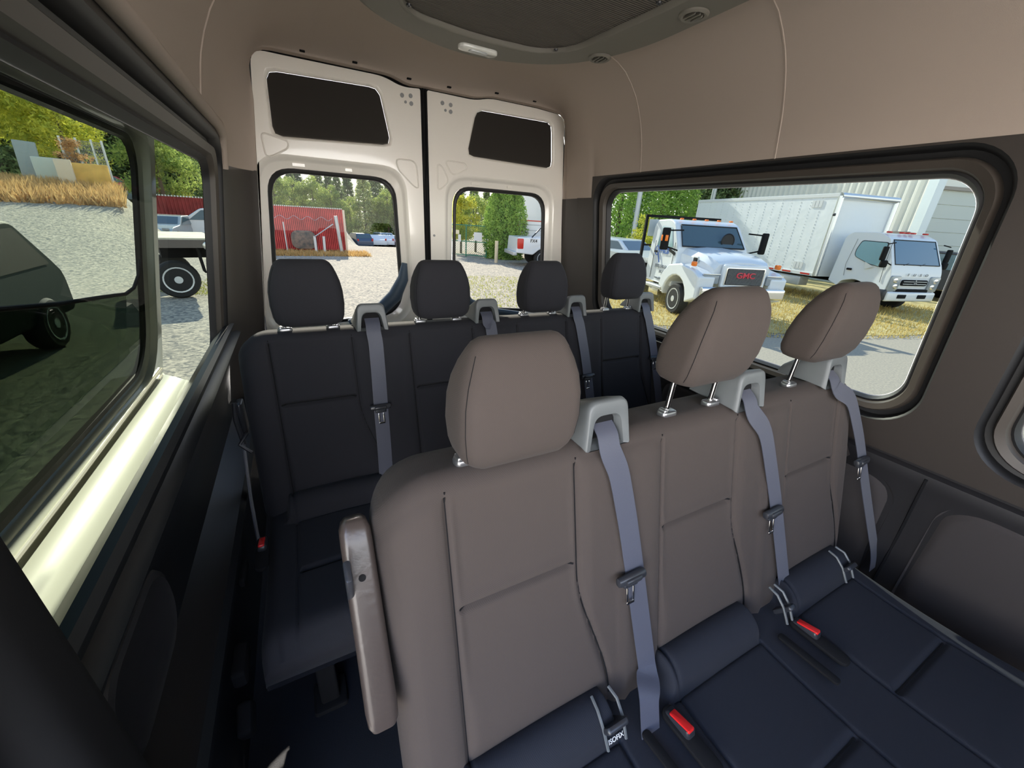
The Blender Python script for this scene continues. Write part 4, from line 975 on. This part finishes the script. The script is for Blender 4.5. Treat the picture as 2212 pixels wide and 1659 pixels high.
for s in (-1, 1):
    m = M(); m.rbox((.90, s * .80, 1.0), (.12, .40, .20), .03, 'x'); h_ = m.build('headlight', MT['hglass'], t)
    m = M(); m.rbox((.955, s * .80, 1.115), (.03, .42, .03), .01, 'x'); m.build('headlight_trim', MT['chrome'], h_)
    m = M(); m.rbox((.62, s * 1.08, 1.30), (.14, .09, .11), .03); m.build('turn_lamp', MT['amber'], t)
    m = M(); m.rbox((.25, s * (.83), 1.36), (.22, .03, .16), .03, 'y'); o = m.build('vent', MT['galv'], t)
    m = M(); m.rbox((.25, s * (.845), 1.36), (.16, .02, .10), .02, 'y'); m.build('vent_screen', MT['black'], o)
    m = M(); m.rbox((-.42, s * 1.36, 1.78), (.10, .20, .52), .05, rz=s * .2); mo = m.build('mirror', MT['black'], t)
    m = M(); m.tube([(-.45, s * .9, 1.50), (-.42, s * 1.3, 1.60)], .02, 6); m.tube([(-.45, s * .9, 2.0), (-.42, s * 1.3, 1.98)], .02, 6); m.build('mirror_arm', MT['black'], mo)
    if s < 0: m = M(); m.rbox((-.36, s * 1.36, 1.80), (.03, .07, .14), .01, 'x', rz=s * .2); m.rbox((-.40, s * 1.465, 1.80), (.07, .01, .14), .01, 'y'); m.build('marker', MT['amber'], mo)
m = M(); m.rbox((1.04, 0, .72), (.14, 2.1, .26), .05, 'y'); m.build('bumper', MT['chrome'], t)
ws = [(-.435, -.86, 1.62), (-.435, .86, 1.62), (-.835, .78, 2.12), (-.835, -.78, 2.12)]
m = M(); nrm = Vector((.58, 0, .46)).normalized() * .012
m.add([Vector(p) + nrm for p in ws], [(0, 1, 2, 3)]); wo_ = m.build('windshield', MT['carglass'], t, smooth=False)
m = M(); m.tube([Vector(p) + nrm for p in ws], .018, 6, closed=True); m.build('windshield_seal', MT['rubber'], wo_)
m = M(); m.lathe([(.17, -.015), (.19, 0), (.17, .015), (.16, 0)], (-.50, .40, 1.80), 'x', 20)
m.build('steering_wheel', MT['rubber'], t)
sidewin([(-.66, 1.58), (-.95, 2.05), (-1.50, 2.08), (-1.52, 1.55)], chw).build('side_window', mat('pale side glass', (.28, .42, .46), .08, coat=1), t, smooth=False)
m = M()
for s in (-1,):
    for x in (-.56, -1.62): m.box((x, s * (.985), 1.2), (.008, .01, 1.0))
    m.rbox((-1.5, s * 1.0, 1.42), (.14, .03, .05), .015, 'y')
m.build('door_line', MT['black'], t)
for x in (-.7, -.35, 0, .35, .7):
    m = M(); m.rbox((-1.0, x, 2.27), (.10, .07, .04), .02); m.build('roof_lamp', MT['amber'], t)
text('PHILSI', .20, (-1.06, -.995, 1.40), PSIDE, mat('blue lettering', (.05, .14, .45), .5), t, 'door_lettering')
text('TOWING & RECOVERY', .05, (-1.06, -.995, 1.30), PSIDE, MT['grey'], t, 'door_lettering') if False else None
text('(888) EAR-SA', .12, (-1.08, -.995, 1.02), PSIDE, mat('grey lettering', (.2, .22, .25), .5), t, 'door_lettering')
text('207-72', .10, (-1.0, -.995, .89), PSIDE, mat('grey lettering 2', (.2, .22, .25), .5), t, 'door_lettering')
text('www.phils', .085, (-1.15, -.995, .72), PSIDE, mat('grey lettering 3', (.2, .22, .25), .5), t, 'door_lettering')
m = M(); m.tube([(-1.45 + .10 * math.cos(a), -.997, 1.45 + .12 * math.sin(a)) for a in [i * .4 for i in range(14)]], .012, 5); m.tube([(-1.38, -.997, 1.40), (-1.22, -.997, 1.15)], .014, 5); m.build('logo', mat('logo blue', (.05, .14, .45), .5), t)
m = M(); m.box((-.75, -.99, 1.50), (.55, .012, .07), ry=.28); m.build('stripe', MT['black'], t)
for s in (-1, 1):
    m = M(); m.rbox((-1.2, s * .95, .52), (.95, .26, .10), .03, 'x'); m.build('step', MT['galv'], t)
    m = M(); m.rbox((-1.25, s * .9, .40), (.55, .25, .22), .04, 'x'); m.build('tank', MT['chrome'], t)
wheel(t, 0, -.96, .385, hub='chrome'); wheel(t, 0, .96, .385, hub='chrome'); wheel(t, -3.9, -.9, .385, .5, 'chrome'); wheel(t, -3.9, .9, .385, .5, 'chrome')
m = M(); m.box((-3.3, 0, .72), (4.2, .7, .22)); m.build('chassis', MT['black'], t)
m = M(); m.box((-4.1, 0, 1.12), (3.9, 2.3, .14)); m.build('flat_bed', MT['galv'], t)
m = M()
for y in (-1.12, 1.12): m.box((-2.15, y, 1.70), (.07, .07, 1.25), rz=0)
m.box((-2.15, 0, 2.33), (.07, 2.3, .07)); m.box((-2.15, 0, 1.55), (.05, 2.2, .05)); m.build('headache_rack', MT['black'], t)
m = M(); m.box((-2.15, -.75, 2.02), (.04, .55, .45)); m.build('rack_panel', mat('rack sheet', (.45, .5, .52), .5), t)
# --- box truck
bx = vroot('box_truck', 'white cab-over box truck with a long silver-white riveted cargo box', 'truck', 16.07, 5.01, math.radians(-104.5))
bhw = lambda z, x=0: 1.0 - .10 * max(0, z - 1.3)
bp_ = rpoly([(0, .45), (.02, 1.15), (-.06, 1.40), (-.42, 2.12), (-.75, 2.26), (-1.55, 2.24), (-1.72, 2.1), (-1.75, .75), (-1.42, .62), (-1.35, .78), (-.95, .90), (-.60, .80), (-.50, .50)], [.05, .08, .08, .08, .1, .08, .08, 0, .05, .15, .2, .15, .05], 3)
body(bp_, bhw).build('cab', W_, bx, bevel=.045, seg=3)
m = M(); n_ = Vector((.72, 0, .36)).normalized() * .012
q = [(-.075, -.88, 1.42), (-.075, .88, 1.42), (-.40, .82, 2.07), (-.40, -.82, 2.07)]
m.add([Vector(p) + n_ for p in q], [(0, 1, 2, 3)]); wo_ = m.build('windshield', mat('blue windshield', (.07, .17, .27), .05, coat=1), bx, smooth=False)
m = M(); m.tube([Vector(p) + n_ for p in q], .015, 6, closed=True)
for y in (-.55, .1): m.tube([(-.05, y, 1.41), (-.12, y + .35, 1.50)], .010, 5)
m.build('wiper', MT['rubber'], wo_)
sw = rpoly([(-.42, 1.98), (-.32, 1.32), (-.70, 1.38), (-1.18, 1.55), (-1.22, 1.72), (-1.15, 2.0)], [.05, .05, .1, .1, .1, .08], 4)
for off, nm, mm, g in ((.010, 'window_seal', MT['rubber'], 1.06), (.016, 'side_window', mat('side glass pale', (.30, .48, .52), .08, coat=1), 1)):
    m = M(); cx = sum(p[0] for p in sw) / len(sw); cz = sum(p[1] for p in sw) / len(sw)
    for s in (-1, 1): m.add([(cx + (x - cx) * g, s * (bhw(z) + off), cz + (z - cz) * g) for x, z in sw], [tuple(range(len(sw)))])
    m.build(nm, mm, bx, smooth=False)
m = M(); m.tube([(-.28, -.985, 2.03), (-.24, -1.01, 1.35), (-.20, -1.01, .9)], .006, 4); m.tube([(-1.30, -.96, 2.05), (-1.36, -1.005, 1.3), (-1.30, -1.005, .95)], .005, 4); m.rbox((-1.2, -1.01, 1.16), (.16, .03, .06), .02, 'y'); m.build('door_line', MT['black'], bx)
m = M(); m.prism([(x, -1.012, z) for x, z in ((-.52, 1.30), (-.80, 1.42), (-.76, 1.20))], (0, -.003, 0)); m.build('sticker', MT['whitem'], bx)
for s in (-1, 1):
    m = M(); m.rbox((-.30 + .1, s * 1.26, 1.70), (.09, .17, .38), .04); o = m.build('mirror', MT['black'], bx)
    m = M(); m.tube([(-.22, s * .95, 2.0), (-.2, s * 1.22, 1.96)], .016, 6); m.tube([(-.1, s * .98, 1.40), (-.2, s * 1.22, 1.52)], .016, 6); m.rbox((-.16, s * 1.20, 1.42), (.14, .20, .20), .06); m.build('mirror_arm', MT['black'], o)
    m = M(); m.rbox((.022, s * .78, .90), (.07, .40, .44), .06, 'x'); h_ = m.build('headlight', MT['hglass'], bx)
    m = M(); m.rbox((.055, s * .80, .99), (.02, .16, .13), .05, 'x'); m.rbox((.055, s * .74, .82), (.02, .16, .13), .05, 'x'); m.build('lamp_bowl', MT['chrome'], h_)
m = M(); m.rbox((.035, 0, .93), (.04, 1.02, .17), .06, 'x'); g_ = m.build('grille', MT['black'], bx)
m = M()
for z in (.895, .965): m.box((.058, 0, z), (.01, .92, .018))
m.build('grille_bar', MT['galv'], g_)
m = M()
for k in range(3):
    a = PI / 2 + k * 2 * PI / 3; u = Vector((0, math.cos(a), math.sin(a))); w_ = Vector((0, -u.z, u.y)); c = Vector((.066, 0, .935))
    m.prism([c, c + u * .045 + w_ * .026, c + u * .09, c + u * .045 - w_ * .026], (.006, 0, 0))
m.build('emblem', MT['chrome'], bx)
for ch, yy in zip('FUSO', (-.36, -.12, .12, .36)): text(ch, .10, (.045, yy, 1.12), PFRONT, MT['grey'], bx, 'lettering', .006, sx=1.3)
m = M(); m.rbox((.03, 0, .70), (.06, 1.3, .10), .03, 'x'); m.build('lower_intake', MT['black'], bx)
m = M(); m.rbox((.04, 0, .53), (.14, 1.9, .28), .06, 'y'); b_ = m.build('bumper', W_, bx)
m = M()
for y in (-.40, .40): m.rbox((.115, y, .54), (.02, .34, .11), .02, 'x')
m.build('fog_lamp', MT['black'], b_)
m = M(); m.rbox((-.15, -.97, .56), (.42, .14, .32), .06, 'z'); m.build('bumper_corner', MT['holder'], bx)
for y in (-.72, -.22, 0, .22, .72): m = M(); m.rbox((-.66, y, 2.28), (.12, .10, .045), .02); m.build('roof_lamp', MT['redlens'], bx)
wheel(bx, -.95, -.90, .385, hub='whitem'); wheel(bx, -.95, .90, .385, hub='whitem'); wheel(bx, -5.8, -.92, .385, .45, 'whitem'); wheel(bx, -5.8, .92, .385, .45, 'whitem')
m = M(); m.box((-4.5, 0, .76), (7, .8, .18)); m.build('chassis', MT['black'], bx)
BOXM = mat('cargo box sheet', (.86, .88, .88), .45, bump=.5, bscale=1.6, bdist=.04)
x1_, x0_ = -2.15, -9.0; m = M(); m.box(((x0_ + x1_) / 2, 0, 2.075), (x1_ - x0_, 2.42, 2.55)); bo = m.build('cargo_box', BOXM, bx)
m = M()
for i in range(17):
    x = x1_ - .55 - i * .385
    for k in range(24): m.box((x, -1.213, .95 + k * .098), (.016, .010, .022 if i % 2 else .045))
rv = m.build('rivets', MT['whitem'], bo, smooth=False); rv['kind'] = 'stuff'
m = M(); m.tube([(x1_ + .02, -1.16, .82), (x1_ + .02, -1.16, 3.27)], .085, 12); m.tube([(x1_ + .02, 1.16, .82), (x1_ + .02, 1.16, 3.27)], .085, 12); m.tube([(x1_ + .02, -1.2, 3.27), (x1_ + .02, 1.2, 3.27)], .10, 12)
m.build('corner_rail', mat('polished rail', (.75, .77, .78), .25, .8), bo)
m = M(); m.box(((x0_ + x1_) / 2, -1.215, 3.29), (x1_ - x0_, .03, .10)); m.box(((x0_ + x1_) / 2, -1.215, .85), (x1_ - x0_, .03, .10)); m.build('edge_rail', MT['whitem'], bo)
m = M()
for i in range(9): m.box((x1_ - .3 - i * .75, -1.236, .85), (.35, .01, .045))
m.build('reflective_tape', MT['redlens'], bo)
m = M()
for z in (3.05, 1.10):
    for k in range(3): m.box((x1_ - .55 - k * .13, -1.222, z), (.10, .012, .22))
m.build('placard', MT['whitem'], bo)
m = M(); m.rbox((-3.2, -1.0, .58), (1.2, .4, .30), .03, 'x'); m.build('tool_box', MT['galv'], bx)
m = M(); m.rbox((x1_ + .05, -1.24, 2.72), (.08, .06, .08), .02); m.build('side_marker', MT['holder'], bx)
# --- generic parked cars
def car(label, x, y, rz, col, L=4.6, H=1.65, kind='suv', z=None, name='car', group=None, cat='car', lamps=True, gl=None):
    gl = gl or MT['carglass']
    z = G0 + hill(x, y) if z is None else z
    t = vroot(name, label, cat, x, y, rz, z, group); k = L / 4.6; v = H / 1.65
    hw = lambda z, x=0: .88 - .22 * max(0, z - .95 * v)
    if kind == 'suv': P = [(2.2, .35), (2.25, .75), (2.1, .95), (1.2, 1.05), (.45, 1.58), (-1.7, 1.62), (-2.15, 1.05), (-2.25, .85), (-2.25, .38)]; Wn = [(.98, 1.03), (.42, 1.50), (-1.62, 1.53), (-1.95, 1.06)]
    elif kind == 'pickup': P = [(2.5, .40), (2.55, 1.0), (2.35, 1.12), (1.2, 1.20), (.55, 1.72), (-.65, 1.74), (-.85, 1.22), (-2.6, 1.22), (-2.65, .50)]; Wn = [(1.0, 1.2), (.52, 1.65), (-.55, 1.66), (-.68, 1.2)]
    else: P = [(2.2, .30), (2.25, .65), (1.9, .85), (1.0, .95), (.30, 1.40), (-1.2, 1.42), (-1.9, 1.0), (-2.2, .92), (-2.25, .38)]; Wn = [(.80, .95), (.27, 1.33), (-1.1, 1.35), (-1.6, .98)]
    P = [(a * k, b * v) for a, b in P]; Wn = [(a * k, b * v) for a, b in Wn]
    body(rpoly(P, .12, 3), hw).build('body', col, t, bevel=.05, seg=2)
    sidewin(Wn, hw).build('side_window', gl, t, smooth=False)
    m = M(); a, b = P[3], P[4]; n = Vector((b[1] - a[1], 0, a[0] - b[0])).normalized() * .012
    m.add([Vector((a[0] + (b[0] - a[0]) * s, yy, a[1] + (b[1] - a[1]) * s)) + n for s, yy in ((.1, -.76), (.1, .76), (.88, .66), (.88, -.66))], [(0, 1, 2, 3)]); m.build('windshield', MT['carglass'], t, smooth=False)
    if kind == 'suv':
        a, b = P[5], P[6]; m = M(); m.add([(a[0] + (b[0] - a[0]) * s - .013, yy, a[1] + (b[1] - a[1]) * s) for s, yy in ((.15, -.62), (.15, .62), (.8, .74), (.8, -.74))], [(0, 1, 2, 3)]); m.build('rear_window', gl, t, smooth=False)
    for s in (-1, 1):
        wheel(t, 1.4 * k, s * .80, .34 * v); wheel(t, -1.4 * k, s * .80, .34 * v)
        if lamps: m = M(); m.rbox((-2.2 * k, s * .76, .98 * v), (.12, .16, .24), .04); m.build('tail_lamp', MT['redlens'], t)
        m = M(); m.rbox((2.2 * k, s * .68, .78 * v), (.10, .28, .12), .04); m.build('headlight', MT['hglass'], t)
    return t
cp = lambda n, c, r=.25: mat(n, c, r, coat=.6)
car('dark blue sport wagon parked at the right end of the red container', *pol(7.4, 50), math.radians(100), cp('dark blue paint', (.05, .08, .14)), group=None)
car('white car parked just behind the dark blue wagon', *pol(9.1, 52), math.radians(100), W_, kind='sedan')
car('pale silver car further along the far row', *pol(10.2, 54), math.radians(100), cp('silver', (.5, .55, .6)))
car('white car near the right end of the far row', *pol(11.2, 53), math.radians(70), W_, kind='sedan')
car('small bright red car at the right end of the far row', *pol(12.4, 55), math.radians(60), cp('red paint', (.6, .03, .03)), kind='sedan', H=1.2, L=3.4)
x, y = pol(-7.6, 29); car('white station wagon beyond the flatbed, left window', x, y, math.radians(185), W_, H=1.75, L=4.9)
x, y = pol(-11.7, 28); car('pale grey car with a round wheel arch left of the white wagon', x, y, math.radians(-98), cp('pale grey paint', (.45, .5, .5)), H=1.5, kind='sedan')
x, y = pol(-14.6, 43); car('red classic car by the road on the left', x, y, math.radians(-10), cp('classic red', (.5, .03, .03)), kind='sedan', H=1.35, z=G0 + hill(x, y))
x, y = pol(42.4, 17.5); car('white car beyond the tow truck, at the left end of the side window', x, y, TH + .5, W_, H=1.62)
car('black sport wagon behind the box truck cab at the right edge of the window', 22.0, 5.15, TH, cp('black paint', (.02, .02, .025)), H=1.85, L=4.8)
# white pickup seen past the right rear door
pk = vroot('pickup_truck', 'white pickup seen from its rear corner with a red tail lamp, beside the evergreens', 'pickup truck', 11.95, 17.0, math.radians(-14))
phw = lambda z, x=0: .98 - .15 * max(0, z - 1.3)
P = rpoly([(2.6, .5), (2.6, 1.1), (1.4, 1.25), (.8, 1.85), (-.7, 1.87), (-.9, 1.32), (-2.75, 1.30), (-2.8, .62), (-2.0, .55), (-1.5, .95), (-1.0, .55)], [.1, .1, .1, .1, .1, .05, .05, .05, .05, .3, .05], 3)
body(P, phw).build('body', W_, pk, bevel=.04)
sidewin([(1.1, 1.32), (.75, 1.78), (-.55, 1.80), (-.68, 1.32)], phw).build('side_window', MT['carglass'], pk, smooth=False)
m = M(); m.rbox((-2.62, -.95, 1.02), (.30, .08, .46), .05, 'y'); m.build('tail_lamp', MT['redlens'], pk)
m = M(); m.rbox((-2.85, 0, .58), (.2, 1.9, .18), .04, 'y'); m.build('bumper', MT['galv'], pk)
wheel(pk, -1.5, -.84, .40); wheel(pk, 1.6, -.84, .40); wheel(pk, -1.5, .84, .40); wheel(pk, 1.6, .84, .40)
text('FX4', .20, (-2.0, -.99, 1.10), PSIDE, MT['holder'], pk, 'lettering')
m = M(); m.tube([(-2.1, -.99, 1.32), (-1.7, -.9, 1.72), (-1.2, -.9, 1.78)], .03, 6); m.build('roll_bar', MT['holder'], pk)
x, y = pol(32.0, 24); tr = vroot('box_trailer', 'white box trailer with a red edge behind the pickup', 'trailer', x, y, math.radians(-20))
m = M(); m.box((0, 0, 1.25), (3.4, 2, 1.55)); m.build('body', W_, tr)
m = M(); m.box((-1.72, -1.0, 1.25), (.05, .05, 1.55)); m.box((0, -1.01, 2.02), (3.4, .04, .05)); m.build('edge', MT['redlens'], tr)
m = M()
for i in range(5): m.box((0, -1.008, .7 + i * .28), (3.3, .01, .02))
m.build('side_lines', MT['grey'], tr)
wheel(tr, .4, -.9, .36); wheel(tr, .4, .9, .36)
x, y = pol(31.6, 34); sh = vroot('outbuilding', 'pale outbuilding with a dark roof edge above the pickup', 'building', x, y, math.radians(-20))
m = M(); m.box((0, 0, 2.2), (5, 4, 4.4)); m.build('wall', W_, sh)
m = M(); m.prism([(-3, -2.4, 4.4), (3, -2.4, 4.4), (0, -2.4, 5.4)], (0, 4.8, 0)); m.build('roof', MT['grey'], sh)
# --- flatbed trailer on the left
ft = vroot('flatbed_trailer', 'flatbed with a pale plank deck, dark wheel and mud flap outside the left window', 'trailer', -2.32, 12.1, .25)
DECK = mat('deck planks', (.62, .58, .46), .8, var=.2, vscale=4)
m = M()
for i in range(11): m.box((0, -1.05 + i * .21, 1.25), (1.05, .20, .05))
m.build('deck', DECK, ft, smooth=False)
m = M(); m.box((0, -1.15, 1.16), (1.1, .05, .16)); m.box((0, 1.15, 1.16), (1.1, .05, .16)); m.box((.54, 0, 1.16), (.05, 2.35, .18)); m.build('edge_frame', mat('bed frame', (.12, .10, .09), .6), ft)
m = M(); m.lathe([(.07, 0), (.09, .01), (.07, .02), (.06, .01)], (.35, -1.19, 1.12), 'y', 14); m.build('tie_ring', MT['steel'], ft)
for y in (-.85, .85): wheel(ft, -.28, y, .40, .26, 'galv')
m = M(); m.box((0, 0, .95), (.9, 1.2, .25)); m.build('chassis', MT['black'], ft)
m = M(); m.box((.20, -.85, .82), (.03, .45, .56), ry=-.08); m.build('mud_flap', MT['black'], ft)
# --- dark green vehicle close outside on the left
car('dark green car parked close outside the left window', -3.98, 6.25, math.radians(-90), mat('dark green paint', (.004, .012, .010), .6, spec=.12), L=4.4, H=1.68, lamps=False, gl=mat('dark green glass', (.022, .022, .016), .5, spec=.1))
# --- things on the left bank
def onbank(az, d): x, y = pol(az, d); return x, y, G0 + hill(x, y)
x, y, z = onbank(-18.6, 30); m = M(); m.rbox((x, y, z + .62), (1.15, .5, 1.25), .05); tag(m.build('concrete_block', mat('concrete', (.52, .56, .50), .9)), 'pale grey-green concrete block on the bank', 'block')
x, y, z = onbank(-16.4, 28.6); m = M(); m.rbox((x, y, z + .55), (1.45, .12, 1.15), .03, rx=-.1); tag(m.build('plywood_sheet', mat('plywood', (.72, .44, .12), .8, var=.15, vscale=3)), 'orange-brown plywood sheet propped on the bank', 'board')
x, y, z = onbank(-17.9, 28.2); m = M(); m.rbox((x, y, z + .55), (.55, .12, 1.35), .03); tag(m.build('wood_panel', mat('pale wood', (.70, .58, .44), .85)), 'narrow pale wooden panel left of the plywood sheet', 'board')
x, y, z = onbank(-19.9, 31); m = M(); m.rbox((x, y, z + .95), (.75, .12, 1.9), .03, ry=.05); tag(m.build('screen_panel', mat('mesh panel', (.32, .36, .36), .8)), 'tall narrow grey screen panel beside the concrete block', 'panel')
fn = thing('wire_fence', 'wire mesh fence with white-topped steel posts on the bank', 'fence', onbank(-16, 31)); m = M(); g = M()
for i, az in enumerate((-17.6, -16.6, -15.6, -14.9)):
    x, y, z = onbank(az, 31); p = M(); p.tube([(x, y, z), (x, y, z + 2.3)], .05, 8); p.build('fence_post', MT['galv'], fn)
xa, ya, za = onbank(-17.6, 31); xb, yb, zb = onbank(-14.9, 31)
for k in range(26):
    s = k / 25; g.tube([(xa + (xb - xa) * s, ya + (yb - ya) * s, za + .1), (xa + (xb - xa) * s, ya + (yb - ya) * s, za + 2.2)], .012, 4)
for k in range(12): g.tube([(xa, ya, za + .1 + k * .19), (xb, yb, za + .1 + k * .19)], .012, 4)
g.build('wire', MT['grey'], fn, smooth=False)
x, y, z = onbank(-13.9, 46); m = M(); m.box((x, y, z + .9), (5.0, .2, .9), rz=.1); tag(m.build('road_barrier', mat('barrier', (.6, .63, .63), .7)), 'long pale wall beyond the red classic car', 'wall')
print('outside ok')
# ------------------------------------------------------------------ raise everything so the gravel lies at height zero
for o in list(COL.objects):
    if o.parent is None and o.type in ('MESH', 'EMPTY', 'CURVE', 'FONT'): o.location.z += EYE
